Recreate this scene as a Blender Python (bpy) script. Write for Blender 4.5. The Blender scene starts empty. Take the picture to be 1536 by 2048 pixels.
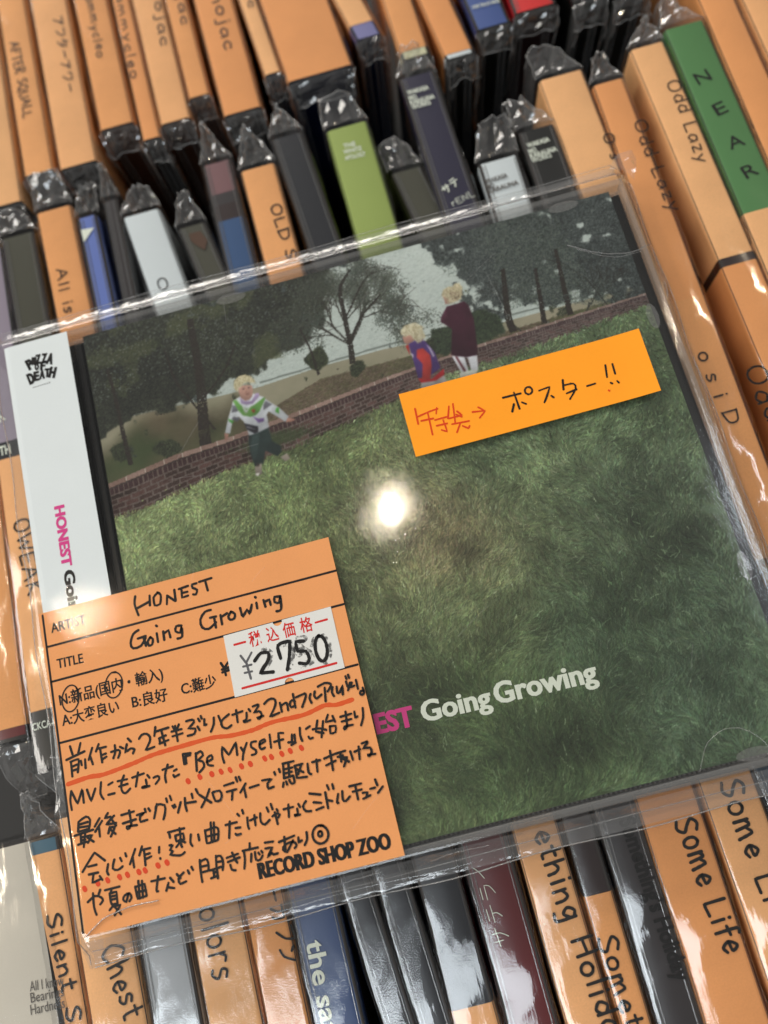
import bpy, math, random
import numpy as np
from mathutils import Vector, Matrix
random.seed(7); rng = np.random.default_rng(11)
sc = bpy.context.scene
sc.unit_settings.system = 'METRIC'; sc.unit_settings.scale_length = 0.01      # one unit is one centimetre

# ------------------------------------------------------------------ camera
cam_d = bpy.data.cameras.new('camera'); cam = bpy.data.objects.new('camera', cam_d); sc.collection.objects.link(cam)
Rm = [[0.965818, -0.2442294, -0.0868769], [-0.2578098, -0.9399318, -0.2237463], [-0.027013, 0.2384959, -0.9707677]]
cam.matrix_world = Matrix(((Rm[0][0], -Rm[1][0], -Rm[2][0], -0.05441), (Rm[0][1], -Rm[1][1], -Rm[2][1], -3.64914),
                           (Rm[0][2], -Rm[1][2], -Rm[2][2], 15.93357), (0, 0, 0, 1)))
cam_d.sensor_fit = 'VERTICAL'; cam_d.sensor_height = 36; cam_d.sensor_width = 27
cam_d.lens = 1613.430 / 2048 * 36
cam_d.clip_start = 0.5; cam_d.clip_end = 1000
cam_d.dof.use_dof = True; cam_d.dof.focus_distance = 15.9; cam_d.dof.aperture_fstop = 0.085
sc.camera = cam
sc.render.resolution_x = 768; sc.render.resolution_y = 1024
sc.view_settings.view_transform = 'Standard'; sc.view_settings.look = 'None'; sc.view_settings.exposure = 0.17
sc.cycles.use_denoising = True
sc.cycles.max_bounces = 10; sc.cycles.diffuse_bounces = 3; sc.cycles.glossy_bounces = 4
sc.cycles.transparent_max_bounces = 40; sc.cycles.transmission_bounces = 4
sc.cycles.sample_clamp_indirect = 4.0
sc.cycles.caustics_reflective = False

# ------------------------------------------------------------------ light
w = bpy.data.worlds.new('World'); sc.world = w; w.use_nodes = True
bg = w.node_tree.nodes['Background']; bg.inputs['Color'].default_value = (0.95, 0.93, 0.9, 1); bg.inputs['Strength'].default_value = 0.2
def area(name, loc, target, sx, sy, power, col, shape='RECTANGLE'):
    l = bpy.data.lights.new(name, 'AREA'); l.shape = shape; l.size = sx; l.size_y = sy; l.energy = power; l.color = col
    o = bpy.data.objects.new(name, l); sc.collection.objects.link(o); o.location = loc
    
    if name == 'fill_panel': o.rotation_euler = (Vector(target) - Vector(loc)).to_track_quat('-Z', 'Y').to_euler()   # the others face straight down
    return o
LAMPS = [
    # the warm ceiling spot whose reflection burns in the middle of the sleeve
    ('ceiling_spot', (-4.5, 52.0, 210), 2.8, 6.0, 15000, (1.0, 0.86, 0.66), 'ELLIPSE'),
    ('ceiling_spot', (-98, 44.0, 210), 2.4, 2.4, 12000, (1.0, 0.86, 0.66), 'DISK'),
    ('ceiling_spot', (150, 96, 210), 5, 5, 40000, (1.0, 0.84, 0.62), 'DISK'),
    ('ceiling_spot', (-150, -20, 210), 5, 5, 40000, (1.0, 0.84, 0.62), 'DISK'),
    # cool shop window / tube lights behind and beside the photographer
    ('fluorescent_panel', (-88, -76, 190), 160, 26, 105000, (0.86, 0.94, 1.0), 'RECTANGLE'),
    ('fluorescent_panel', (97, 22, 210), 7, 52, 26000, (0.86, 0.94, 1.0), 'RECTANGLE'),
    ('fill_panel', (-60, 420, 200), 300, 120, 1400000, (1.0, 0.94, 0.86), 'RECTANGLE'),  # warm fill light, added beyond the mirrored view to brighten the spines
    ('fill_panel', (-330, 60, 200), 100, 200, 520000, (1.0, 0.95, 0.88), 'RECTANGLE'),  # second added fill light, off to the left
]
for n, loc, sx, sy, p, c, sh in LAMPS: area(n, loc, (0, 0, 0), sx, sy, p, c, sh)

# ------------------------------------------------------------------ measured outlines and pen strokes (centimetres on their own sheets)
L1 = [[(-7.636, -2.687), (-7.609, -2.856)], [(-7.42, -2.679), (-7.491, -2.854)], [(-7.749, -2.926), (-7.363, -2.852)], [(-7.662, -2.984), (-7.678, -3.26)], [(-7.672, -2.981), (-7.531, -2.966), (-7.504, -3.002), (-7.559, -3.209)], [(-7.645, -3.078), (-7.546, -3.062)], [(-7.657, -3.155), (-7.56, -3.149)], [(-7.463, -3.012), (-7.46, -3.094)], [(-7.377, -3.004), (-7.393, -3.17)], [(-7.202, -2.825), (-7.307, -3.031)], [(-7.266, -2.98), (-7.238, -3.132)], [(-7.064, -2.788), (-7.138, -2.911)], [(-7.109, -2.868), (-6.928, -2.872)], [(-7.049, -2.893), (-7.049, -3.144)], [(-7.036, -3.007), (-6.95, -2.998)], [(-7.039, -3.087), (-6.949, -3.059)], [(-6.843, -2.994), (-6.693, -2.991), (-6.671, -3.047), (-6.722, -3.135)], [(-6.75, -2.886), (-6.759, -3.005), (-6.818, -3.121)], [(-6.653, -2.941), (-6.596, -2.985)], [(-6.472, -2.824), (-6.421, -2.897)], [(-6.511, -2.925), (-6.569, -3.072), (-6.444, -3.023), (-6.376, -3.059), (-6.419, -3.125)], [(-6.253, -2.884), (-6.185, -2.824), (-6.09, -2.828), (-6.035, -2.902), (-6.057, -2.997), (-6.166, -3.131), (-5.981, -3.107)], [(-5.894, -2.744), (-5.944, -2.904)], [(-5.91, -2.832), (-5.641, -2.818)], [(-5.788, -2.862), (-5.764, -3.131)], [(-5.862, -2.975), (-5.719, -2.95)], [(-5.87, -3.074), (-5.685, -3.049)], [(-5.852, -2.978), (-5.859, -3.077)], [(-5.556, -2.818), (-5.535, -2.875)], [(-5.427, -2.81), (-5.473, -2.88)], [(-5.595, -2.91), (-5.393, -2.91)], [(-5.591, -3.002), (-5.388, -2.992)], [(-5.504, -2.821), (-5.507, -3.114)], [(-5.274, -2.787), (-5.147, -2.789), (-5.126, -2.845), (-5.26, -2.933), (-5.119, -2.968), (-5.158, -3.06), (-5.296, -3.065)], [(-5.071, -2.94), (-5.044, -3.017)], [(-5.032, -2.797), (-5.011, -2.853)], [(-4.972, -2.761), (-4.961, -2.815)], [(-4.913, -2.837), (-4.936, -2.953), (-4.892, -2.944)], [(-4.725, -2.854), (-4.751, -2.979), (-4.832, -3.1)], [(-4.628, -2.844), (-4.601, -2.972)], [(-4.421, -2.865), (-4.587, -2.955), (-4.589, -3.066), (-4.505, -3.118), (-4.413, -3.08)], [(-4.353, -2.893), (-4.148, -2.873)], [(-4.264, -2.823), (-4.28, -3.052)], [(-4.074, -2.922), (-4.098, -3.037), (-4.166, -3.061), (-4.14, -3.088), (-4.032, -3.074)], [(-4.019, -2.865), (-3.997, -2.911)], [(-3.929, -2.836), (-3.82, -2.823), (-3.817, -2.855), (-3.936, -2.967), (-3.827, -2.953), (-3.79, -3.024), (-3.848, -3.1), (-3.894, -3.068), (-3.766, -3.06)], [(-3.698, -2.844), (-3.601, -2.787), (-3.497, -2.793), (-3.472, -2.87), (-3.527, -2.978), (-3.641, -3.112), (-3.445, -3.08)], [(-3.394, -2.9), (-3.391, -3.073)], [(-3.375, -2.956), (-3.285, -2.928), (-3.259, -2.954), (-3.265, -3.075)], [(-3.099, -2.944), (-3.154, -2.91), (-3.209, -2.967), (-3.194, -3.042), (-3.116, -3.021)], [(-3.108, -2.799), (-3.115, -3.062)], [(-3.062, -2.876), (-2.877, -2.847), (-2.868, -2.901), (-2.984, -3.085)], [(-2.77, -2.885), (-2.808, -2.957), (-2.788, -3.053)], [(-2.679, -2.857), (-2.709, -2.941), (-2.671, -3.001), (-2.564, -2.947)], [(-2.6, -2.785), (-2.455, -2.75), (-2.358, -2.785), (-2.347, -2.829), (-2.432, -2.92)], [(-2.475, -2.837), (-2.492, -2.955), (-2.514, -3.092)], [(-2.324, -2.865), (-2.357, -2.959), (-2.333, -3.036)], [(-2.243, -2.876), (-2.26, -2.994), (-2.209, -2.996), (-2.127, -2.875), (-2.159, -3.05)], [(-2.042, -2.825), (-2.035, -2.928)], [(-2.042, -2.998), (-1.967, -2.864)], [(-2.028, -2.726), (-2.02, -2.779)], [(-1.972, -2.709), (-1.966, -2.772)], [(-1.938, -2.872), (-1.99, -2.96), (-1.902, -2.942)], [(-1.847, -2.844), (-1.847, -3.017)], [(-1.754, -3.02), (-1.746, -3.114), (-1.797, -3.151), (-1.829, -3.113), (-1.798, -3.07), (-1.758, -3.08)]]
L2 = [[(-7.741, -3.525), (-7.787, -3.681), (-7.785, -3.868)], [(-7.741, -3.525), (-7.655, -3.782), (-7.521, -3.539), (-7.531, -3.793)], [(-7.431, -3.57), (-7.384, -3.799), (-7.266, -3.591)], [(-7.135, -3.504), (-7.18, -3.71), (-7.135, -3.82)], [(-7.001, -3.586), (-6.912, -3.559)], [(-7.031, -3.766), (-6.905, -3.767)], [(-6.668, -3.489), (-6.743, -3.619), (-6.756, -3.754), (-6.694, -3.819), (-6.588, -3.756)], [(-6.807, -3.564), (-6.619, -3.571)], [(-6.793, -3.666), (-6.623, -3.658)], [(-6.513, -3.567), (-6.277, -3.545)], [(-6.384, -3.499), (-6.471, -3.745)], [(-6.212, -3.591), (-6.18, -3.648)], [(-6.257, -3.669), (-6.256, -3.778), (-6.352, -3.784), (-6.345, -3.805), (-6.207, -3.799)], [(-6.099, -3.668), (-6.014, -3.659), (-5.992, -3.714), (-6.08, -3.791)], [(-5.902, -3.568), (-5.689, -3.551)], [(-5.784, -3.497), (-5.87, -3.675), (-5.874, -3.812)], [(-5.685, -3.641), (-5.629, -3.625)], [(-5.709, -3.714), (-5.696, -3.756), (-5.597, -3.731)], [(-5.456, -3.379), (-5.461, -3.567)], [(-5.456, -3.379), (-5.302, -3.397)], [(-5.413, -3.429), (-5.419, -3.567)], [(-5.413, -3.429), (-5.319, -3.433)], [(-5.461, -3.567), (-5.419, -3.567)], [(-5.202, -3.422), (-5.245, -3.749)], [(-5.205, -3.441), (-5.104, -3.406), (-5.069, -3.494), (-5.198, -3.562), (-5.101, -3.606), (-5.09, -3.707), (-5.201, -3.789)], [(-5.023, -3.635), (-4.902, -3.605), (-4.909, -3.534), (-4.998, -3.562), (-5.013, -3.687), (-4.917, -3.73)], [(-4.691, -3.73), (-4.704, -3.588), (-4.671, -3.427), (-4.573, -3.611), (-4.396, -3.416), (-4.414, -3.65)], [(-4.316, -3.535), (-4.275, -3.635)], [(-4.189, -3.477), (-4.285, -3.632), (-4.326, -3.761)], [(-4.004, -3.493), (-4.098, -3.49), (-4.116, -3.575), (-4.039, -3.653), (-4.063, -3.717), (-4.136, -3.719)], [(-3.947, -3.567), (-3.826, -3.537), (-3.837, -3.494), (-3.925, -3.513), (-3.955, -3.605), (-3.926, -3.662), (-3.86, -3.648)], [(-3.719, -3.434), (-3.742, -3.677)], [(-3.456, -3.469), (-3.545, -3.447), (-3.566, -3.592), (-3.576, -3.728)], [(-3.659, -3.588), (-3.481, -3.583)], [(-3.245, -3.552), (-3.265, -3.686), (-3.395, -3.664)], [(-3.294, -3.54), (-3.318, -3.643)], [(-3.346, -3.726), (-3.257, -3.698)], [(-3.118, -3.454), (-3.141, -3.598), (-3.123, -3.702)], [(-3.004, -3.502), (-2.924, -3.472)], [(-2.988, -3.656), (-2.967, -3.701), (-2.913, -3.694)], [(-2.754, -3.404), (-2.83, -3.595), (-2.689, -3.66)], [(-2.648, -3.441), (-2.746, -3.726)], [(-2.88, -3.543), (-2.748, -3.556), (-2.627, -3.616)], [(-2.533, -3.349), (-2.604, -3.472), (-2.437, -3.474)], [(-2.449, -3.391), (-2.425, -3.507)], [(-2.543, -3.567), (-2.564, -3.701), (-2.46, -3.698), (-2.433, -3.585), (-2.543, -3.567)], [(-2.306, -3.446), (-2.087, -3.441)], [(-2.297, -3.539), (-2.109, -3.536)], [(-2.185, -3.376), (-2.22, -3.648), (-2.282, -3.692), (-2.271, -3.645), (-2.105, -3.647)], [(-2.019, -3.418), (-2.027, -3.537), (-1.981, -3.518)], [(-1.846, -3.391), (-1.875, -3.554), (-1.952, -3.695)]]
L3 = [[(-7.688, -4.116), (-7.727, -4.291)], [(-7.688, -4.116), (-7.532, -4.056), (-7.46, -4.132), (-7.506, -4.286)], [(-7.676, -4.168), (-7.507, -4.16)], [(-7.705, -4.219), (-7.509, -4.237)], [(-7.717, -4.293), (-7.506, -4.286)], [(-7.809, -4.348), (-7.429, -4.323)], [(-7.684, -4.349), (-7.698, -4.5)], [(-7.587, -4.334), (-7.66, -4.586)], [(-7.683, -4.407), (-7.589, -4.41)], [(-7.692, -4.463), (-7.609, -4.464)], [(-7.764, -4.523), (-7.585, -4.508)], [(-7.579, -4.413), (-7.464, -4.411), (-7.567, -4.531)], [(-7.562, -4.436), (-7.454, -4.539)], [(-7.274, -4.147), (-7.39, -4.275)], [(-7.232, -4.206), (-7.395, -4.37)], [(-7.312, -4.313), (-7.319, -4.475)], [(-7.097, -4.093), (-7.174, -4.172), (-7.058, -4.17)], [(-6.985, -4.168), (-7.162, -4.291), (-6.967, -4.308)], [(-7.038, -4.233), (-6.975, -4.355)], [(-7.1, -4.354), (-7.149, -4.458)], [(-7.092, -4.365), (-6.998, -4.368), (-7.109, -4.525)], [(-7.106, -4.391), (-7.011, -4.5)], [(-6.843, -4.193), (-6.591, -4.185)], [(-6.839, -4.349), (-6.576, -4.335)], [(-6.678, -4.145), (-6.684, -4.415), (-6.767, -4.472), (-6.778, -4.421), (-6.574, -4.441)], [(-6.543, -4.265), (-6.374, -4.257), (-6.488, -4.307), (-6.494, -4.402), (-6.358, -4.396)], [(-6.373, -4.19), (-6.363, -4.25)], [(-6.301, -4.197), (-6.279, -4.251)], [(-6.128, -4.161), (-6.168, -4.268), (-6.224, -4.4)], [(-6.165, -4.249), (-6.129, -4.17), (-5.981, -4.216), (-5.996, -4.348), (-6.048, -4.461)], [(-5.929, -4.102), (-5.921, -4.172)], [(-5.85, -4.072), (-5.835, -4.154)], [(-5.834, -4.261), (-5.811, -4.306)], [(-5.791, -4.252), (-5.778, -4.294)], [(-5.663, -4.235), (-5.748, -4.408)], [(-5.569, -4.18), (-5.584, -4.312), (-5.574, -4.421)], [(-5.567, -4.277), (-5.373, -4.295)], [(-5.425, -4.136), (-5.42, -4.216)], [(-5.329, -4.072), (-5.304, -4.156)], [(-5.071, -4.135), (-5.149, -4.262), (-5.284, -4.423)], [(-5.28, -4.191), (-5.08, -4.385)], [(-5.025, -4.214), (-4.996, -4.377), (-4.893, -4.382)], [(-5.013, -4.207), (-4.879, -4.211), (-4.859, -4.313), (-4.905, -4.389)], [(-4.776, -4.142), (-4.587, -4.13)], [(-4.749, -4.265), (-4.562, -4.262)], [(-4.635, -4.264), (-4.68, -4.428)], [(-4.528, -4.046), (-4.514, -4.128)], [(-4.466, -4.051), (-4.45, -4.124)], [(-4.364, -4.203), (-4.495, -4.337)], [(-4.409, -4.27), (-4.405, -4.446)], [(-4.301, -4.297), (-4.123, -4.286)], [(-4.037, -4.225), (-3.854, -4.24), (-3.951, -4.304), (-3.952, -4.401), (-3.846, -4.388)], [(-3.779, -4.131), (-3.77, -4.183)], [(-3.678, -4.097), (-3.671, -4.158)], [(-3.589, -4.021), (-3.373, -4.025)], [(-3.583, -4.042), (-3.617, -4.288)], [(-3.477, -4.029), (-3.511, -4.275)], [(-3.592, -4.128), (-3.417, -4.132)], [(-3.599, -4.205), (-3.444, -4.204)], [(-3.617, -4.288), (-3.451, -4.28), (-3.433, -4.294), (-3.439, -4.41), (-3.492, -4.416)], [(-3.644, -4.36), (-3.67, -4.431)], [(-3.591, -4.353), (-3.584, -4.413)], [(-3.526, -4.34), (-3.509, -4.402)], [(-3.372, -4.114), (-3.217, -4.113)], [(-3.362, -4.116), (-3.371, -4.339), (-3.182, -4.365)], [(-3.254, -4.143), (-3.337, -4.279)], [(-3.345, -4.179), (-3.231, -4.266)], [(-3.119, -4.137), (-3.134, -4.29), (-3.093, -4.338)], [(-3.025, -4.13), (-2.87, -4.129)], [(-2.936, -4.103), (-2.966, -4.321)], [(-2.785, -4.121), (-2.592, -4.09), (-2.363, -4.078)], [(-2.645, -4.008), (-2.668, -4.365)], [(-2.775, -4.251), (-2.58, -4.211)], [(-2.526, -4.155), (-2.422, -4.152)], [(-2.461, -4.102), (-2.478, -4.255)], [(-2.452, -4.193), (-2.351, -4.198), (-2.449, -4.35)], [(-2.487, -4.165), (-2.332, -4.291)], [(-2.268, -4.111), (-2.259, -4.201), (-2.255, -4.271)], [(-2.192, -4.139), (-2.074, -4.12)], [(-2.092, -4.066), (-2.127, -4.293)], [(-2.02, -4.025), (-1.904, -4.014), (-1.923, -4.049), (-2.024, -4.122), (-1.884, -4.137), (-1.875, -4.228), (-1.942, -4.289), (-1.964, -4.255), (-1.815, -4.272)]]
L4 = [[(-7.755, -5.022), (-7.63, -4.89), (-7.471, -4.738), (-7.294, -4.922)], [(-7.631, -4.956), (-7.466, -4.957)], [(-7.643, -5.095), (-7.459, -5.101)], [(-7.552, -5.107), (-7.598, -5.256), (-7.417, -5.223)], [(-7.439, -5.171), (-7.4, -5.246)], [(-7.245, -5.0), (-7.287, -5.122), (-7.266, -5.184)], [(-7.112, -4.946), (-7.169, -5.094), (-7.074, -5.144), (-6.974, -5.102)], [(-6.998, -4.944), (-6.978, -5.006)], [(-6.885, -4.886), (-6.875, -4.945)], [(-6.684, -4.857), (-6.829, -5.098)], [(-6.757, -4.982), (-6.76, -5.171)], [(-6.547, -4.842), (-6.624, -4.986)], [(-6.578, -4.902), (-6.393, -4.907)], [(-6.52, -4.925), (-6.537, -5.186)], [(-6.523, -5.0), (-6.42, -4.996)], [(-6.528, -5.084), (-6.4, -5.057)], [(-6.222, -4.929), (-6.241, -5.029)], [(-6.238, -5.128), (-6.234, -5.14)], [(-6.006, -4.713), (-5.686, -4.713)], [(-5.987, -4.718), (-5.984, -4.814)], [(-5.879, -4.801), (-5.878, -4.906), (-5.723, -4.905)], [(-5.879, -4.801), (-5.724, -4.8), (-5.723, -4.905)], [(-5.775, -4.692), (-5.796, -4.907), (-5.897, -5.006)], [(-5.809, -4.923), (-5.789, -5.032)], [(-5.796, -4.907), (-5.714, -4.964)], [(-6.02, -4.948), (-5.959, -4.953), (-6.025, -5.033), (-5.97, -5.065), (-6.041, -5.114), (-5.846, -5.17), (-5.757, -5.134)], [(-5.58, -4.853), (-5.616, -4.987), (-5.589, -5.06)], [(-5.442, -4.886), (-5.442, -4.991)], [(-5.3, -4.844), (-5.306, -5.08), (-5.1, -5.072)], [(-5.302, -4.853), (-5.083, -4.838), (-5.047, -4.914), (-5.088, -5.066)], [(-5.165, -4.733), (-5.211, -5.065)], [(-5.106, -4.747), (-5.158, -5.058)], [(-5.292, -4.96), (-5.078, -4.964)], [(-4.892, -4.845), (-4.673, -4.844)], [(-4.802, -4.802), (-4.872, -5.086)], [(-4.716, -4.941), (-4.626, -4.952)], [(-4.737, -5.043), (-4.708, -5.071), (-4.638, -5.067)], [(-4.632, -4.703), (-4.605, -4.742)], [(-4.528, -4.653), (-4.519, -4.72)], [(-4.458, -4.81), (-4.475, -4.945), (-4.466, -5.012)], [(-4.414, -4.874), (-4.282, -4.852)], [(-4.317, -4.801), (-4.332, -4.98)], [(-4.201, -4.796), (-4.221, -4.942), (-4.155, -5.011), (-4.05, -4.951)], [(-4.058, -4.723), (-4.041, -4.802)], [(-3.968, -4.68), (-3.955, -4.78)], [(-3.982, -4.903), (-3.894, -4.87), (-3.838, -4.905), (-3.878, -4.949)], [(-3.923, -4.842), (-3.913, -5.059)], [(-3.879, -4.798), (-3.864, -4.834)], [(-3.748, -4.83), (-3.564, -4.831)], [(-3.642, -4.769), (-3.679, -4.986)], [(-3.454, -4.804), (-3.433, -4.863)], [(-3.494, -4.88), (-3.504, -4.975), (-3.574, -4.979), (-3.555, -4.995), (-3.463, -4.995)], [(-3.301, -4.787), (-3.376, -4.866), (-3.341, -4.96), (-3.243, -4.984)], [(-3.205, -4.67), (-3.003, -4.74)], [(-3.164, -4.842), (-3.025, -4.886)], [(-3.141, -4.987), (-2.999, -4.968)], [(-2.906, -4.72), (-2.917, -5.009)], [(-2.905, -4.861), (-2.812, -4.905)], [(-2.844, -4.605), (-2.829, -4.685)], [(-2.742, -4.609), (-2.739, -4.696)], [(-2.674, -4.809), (-2.73, -4.947), (-2.705, -4.964)], [(-2.586, -4.776), (-2.61, -4.922), (-2.563, -4.965), (-2.468, -4.902)], [(-2.437, -4.726), (-2.208, -4.728)], [(-2.394, -4.834), (-2.222, -4.833)], [(-2.323, -4.732), (-2.329, -4.99)], [(-2.215, -4.899), (-2.127, -4.91), (-2.171, -4.996)], [(-2.23, -5.003), (-2.085, -4.974)], [(-2.058, -4.862), (-1.966, -4.862)], [(-1.931, -4.72), (-1.913, -4.832)], [(-1.935, -4.967), (-1.821, -4.876)]]
L5 = [[(-7.742, -5.568), (-7.586, -5.493), (-7.472, -5.547), (-7.451, -5.608), (-7.511, -5.659)], [(-7.618, -5.439), (-7.636, -5.676), (-7.611, -5.82)], [(-7.469, -5.408), (-7.512, -5.482)], [(-7.381, -5.438), (-7.095, -5.439)], [(-7.25, -5.45), (-7.292, -5.515)], [(-7.302, -5.512), (-7.294, -5.709), (-7.183, -5.716)], [(-7.292, -5.515), (-7.169, -5.515), (-7.182, -5.707)], [(-7.281, -5.573), (-7.18, -5.578)], [(-7.281, -5.629), (-7.189, -5.631)], [(-7.234, -5.714), (-7.35, -5.798)], [(-7.261, -5.754), (-7.129, -5.756), (-7.268, -5.909)], [(-7.243, -5.767), (-7.147, -5.918)], [(-6.949, -5.604), (-7.014, -5.737), (-7.065, -5.679), (-7.023, -5.614), (-6.928, -5.599), (-6.901, -5.68), (-6.952, -5.733)], [(-6.8, -5.508), (-6.787, -5.725), (-6.613, -5.719)], [(-6.801, -5.517), (-6.615, -5.505), (-6.611, -5.71)], [(-6.723, -5.423), (-6.748, -5.734)], [(-6.654, -5.44), (-6.686, -5.73)], [(-6.788, -5.613), (-6.605, -5.619)], [(-6.479, -5.49), (-6.215, -5.496)], [(-6.335, -5.43), (-6.409, -5.664), (-6.383, -5.689)], [(-6.115, -5.51), (-6.061, -5.597)], [(-6.162, -5.592), (-6.226, -5.716)], [(-6.194, -5.659), (-6.071, -5.706)], [(-5.977, -5.477), (-5.922, -5.564)], [(-5.844, -5.48), (-5.963, -5.564), (-5.941, -5.662), (-5.825, -5.643)], [(-5.76, -5.462), (-5.741, -5.523)], [(-5.679, -5.416), (-5.66, -5.476)], [(-5.5, -5.336), (-5.523, -5.555), (-5.526, -5.722)], [(-5.507, -5.372), (-5.389, -5.343), (-5.351, -5.409), (-5.367, -5.536)], [(-5.504, -5.457), (-5.362, -5.462)], [(-5.513, -5.558), (-5.361, -5.556)], [(-5.184, -5.336), (-5.21, -5.517)], [(-5.187, -5.354), (-5.096, -5.356), (-5.07, -5.475), (-5.107, -5.607)], [(-5.196, -5.445), (-5.076, -5.455)], [(-5.341, -5.561), (-5.125, -5.546)], [(-5.279, -5.557), (-5.285, -5.686)], [(-5.208, -5.555), (-5.223, -5.728)], [(-5.349, -5.699), (-5.214, -5.684)], [(-5.28, -5.612), (-5.219, -5.608)], [(-4.987, -5.419), (-4.765, -5.398)], [(-4.98, -5.495), (-4.745, -5.466)], [(-4.87, -5.352), (-4.839, -5.475), (-4.808, -5.546)], [(-4.947, -5.555), (-4.931, -5.643), (-4.867, -5.668)], [(-4.509, -5.268), (-4.532, -5.379)], [(-4.667, -5.368), (-4.371, -5.375)], [(-4.646, -5.373), (-4.654, -5.519), (-4.698, -5.676)], [(-4.515, -5.457), (-4.549, -5.586)], [(-4.443, -5.442), (-4.449, -5.578), (-4.373, -5.596), (-4.315, -5.536)], [(-4.38, -5.468), (-4.365, -5.503)], [(-4.319, -5.451), (-4.304, -5.486)], [(-4.224, -5.325), (-4.067, -5.341)], [(-4.235, -5.428), (-4.1, -5.439), (-4.235, -5.586), (-4.131, -5.527), (-4.105, -5.565), (-4.025, -5.562)], [(-3.961, -5.377), (-3.654, -5.333)], [(-3.843, -5.31), (-3.871, -5.536)], [(-3.694, -5.409), (-3.847, -5.583), (-3.914, -5.526), (-3.864, -5.453), (-3.699, -5.429), (-3.647, -5.504), (-3.691, -5.547)], [(-3.585, -5.382), (-3.595, -5.475), (-3.532, -5.447)], [(-3.413, -5.327), (-3.43, -5.45), (-3.496, -5.54)], [(-3.153, -5.273), (-3.086, -5.294), (-3.036, -5.347), (-3.016, -5.419), (-3.03, -5.494), (-3.075, -5.554), (-3.141, -5.586), (-3.213, -5.582), (-3.274, -5.542), (-3.31, -5.476), (-3.312, -5.398), (-3.28, -5.327), (-3.22, -5.279), (-3.147, -5.266), (-3.077, -5.291)], [(-3.164, -5.373), (-3.147, -5.378), (-3.134, -5.393), (-3.129, -5.414), (-3.134, -5.435), (-3.146, -5.453), (-3.163, -5.463), (-3.182, -5.462), (-3.197, -5.451), (-3.206, -5.432), (-3.206, -5.41), (-3.197, -5.389), (-3.181, -5.375), (-3.162, -5.371), (-3.145, -5.377)]]
HON = [[(-5.835, -0.106), (-5.876, -0.259), (-5.837, -0.502)], [(-5.542, -0.169), (-5.57, -0.367)], [(-5.853, -0.361), (-5.564, -0.287)], [(-5.374, -0.159), (-5.47, -0.23), (-5.473, -0.393), (-5.363, -0.395), (-5.316, -0.216), (-5.372, -0.146)], [(-5.187, -0.263), (-5.224, -0.431)], [(-5.187, -0.263), (-5.049, -0.409)], [(-5.02, -0.184), (-5.036, -0.413)], [(-4.876, -0.222), (-4.893, -0.382), (-4.767, -0.374)], [(-4.926, -0.195), (-4.73, -0.179)], [(-4.875, -0.291), (-4.765, -0.293)], [(-4.549, -0.172), (-4.646, -0.173), (-4.645, -0.242), (-4.562, -0.306), (-4.606, -0.39), (-4.658, -0.376)], [(-4.491, -0.159), (-4.227, -0.147)], [(-4.366, -0.152), (-4.35, -0.375)]]
GG = [[(-5.89, -0.799), (-6.009, -0.849), (-6.093, -1.015), (-6.059, -1.13), (-5.893, -1.12), (-5.774, -0.99)], [(-5.933, -0.962), (-5.767, -0.952)], [(-5.813, -0.98), (-5.794, -1.145)], [(-5.68, -1.001), (-5.749, -1.077), (-5.731, -1.161), (-5.667, -1.151), (-5.635, -1.053), (-5.68, -1.001)], [(-5.536, -0.958), (-5.54, -1.131)], [(-5.52, -0.801), (-5.505, -0.818)], [(-5.398, -0.954), (-5.409, -1.125)], [(-5.403, -1.006), (-5.289, -0.955), (-5.277, -1.106)], [(-5.012, -0.933), (-5.119, -0.919), (-5.151, -1.018), (-5.065, -1.067), (-5.01, -0.947), (-5.041, -1.154), (-5.139, -1.168)], [(-4.368, -0.779), (-4.492, -0.786), (-4.614, -0.916), (-4.605, -1.08), (-4.481, -1.139), (-4.314, -1.049)], [(-4.412, -0.929), (-4.29, -0.934)], [(-4.332, -0.936), (-4.334, -1.15)], [(-4.195, -0.932), (-4.2, -1.118)], [(-4.19, -0.974), (-4.058, -0.927)], [(-3.975, -0.922), (-4.045, -0.998), (-4.02, -1.072), (-3.937, -1.067), (-3.906, -0.981), (-3.974, -0.917)], [(-3.779, -0.893), (-3.765, -1.085), (-3.643, -0.956), (-3.61, -1.058), (-3.534, -0.89)], [(-3.435, -0.875), (-3.44, -0.987)], [(-3.436, -0.753), (-3.426, -0.769)], [(-3.283, -0.861), (-3.272, -0.999)], [(-3.278, -0.903), (-3.165, -0.879), (-3.161, -0.988)], [(-2.933, -0.873), (-3.051, -0.855), (-3.073, -0.957), (-2.987, -0.994), (-2.933, -0.873), (-2.976, -1.131), (-3.074, -1.145)]]
CIR = [[(-7.333, -1.609), (-7.302, -1.708), (-7.311, -1.824), (-7.356, -1.932), (-7.429, -2.008), (-7.513, -2.036), (-7.589, -2.008), (-7.642, -1.931), (-7.66, -1.821), (-7.637, -1.701), (-7.579, -1.6), (-7.498, -1.538), (-7.412, -1.53), (-7.34, -1.58), (-7.299, -1.674)], [(-6.55, -1.499), (-6.471, -1.516), (-6.412, -1.583), (-6.388, -1.685), (-6.403, -1.801), (-6.455, -1.903), (-6.532, -1.971), (-6.617, -1.988), (-6.692, -1.952), (-6.741, -1.868), (-6.751, -1.756), (-6.721, -1.639), (-6.657, -1.544), (-6.573, -1.492), (-6.487, -1.495)]]
UL = [(-7.789, -3.382), (-7.349, -3.351), (-7.056, -3.373), (-6.452, -3.311), (-6.018, -3.248), (-5.38, -3.226), (-4.873, -3.217), (-4.666, -3.238), (-4.462, -3.269), (-4.043, -3.273), (-3.612, -3.22), (-2.987, -3.235), (-2.552, -3.163), (-2.333, -3.208), (-2.005, -3.19)]
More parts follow.
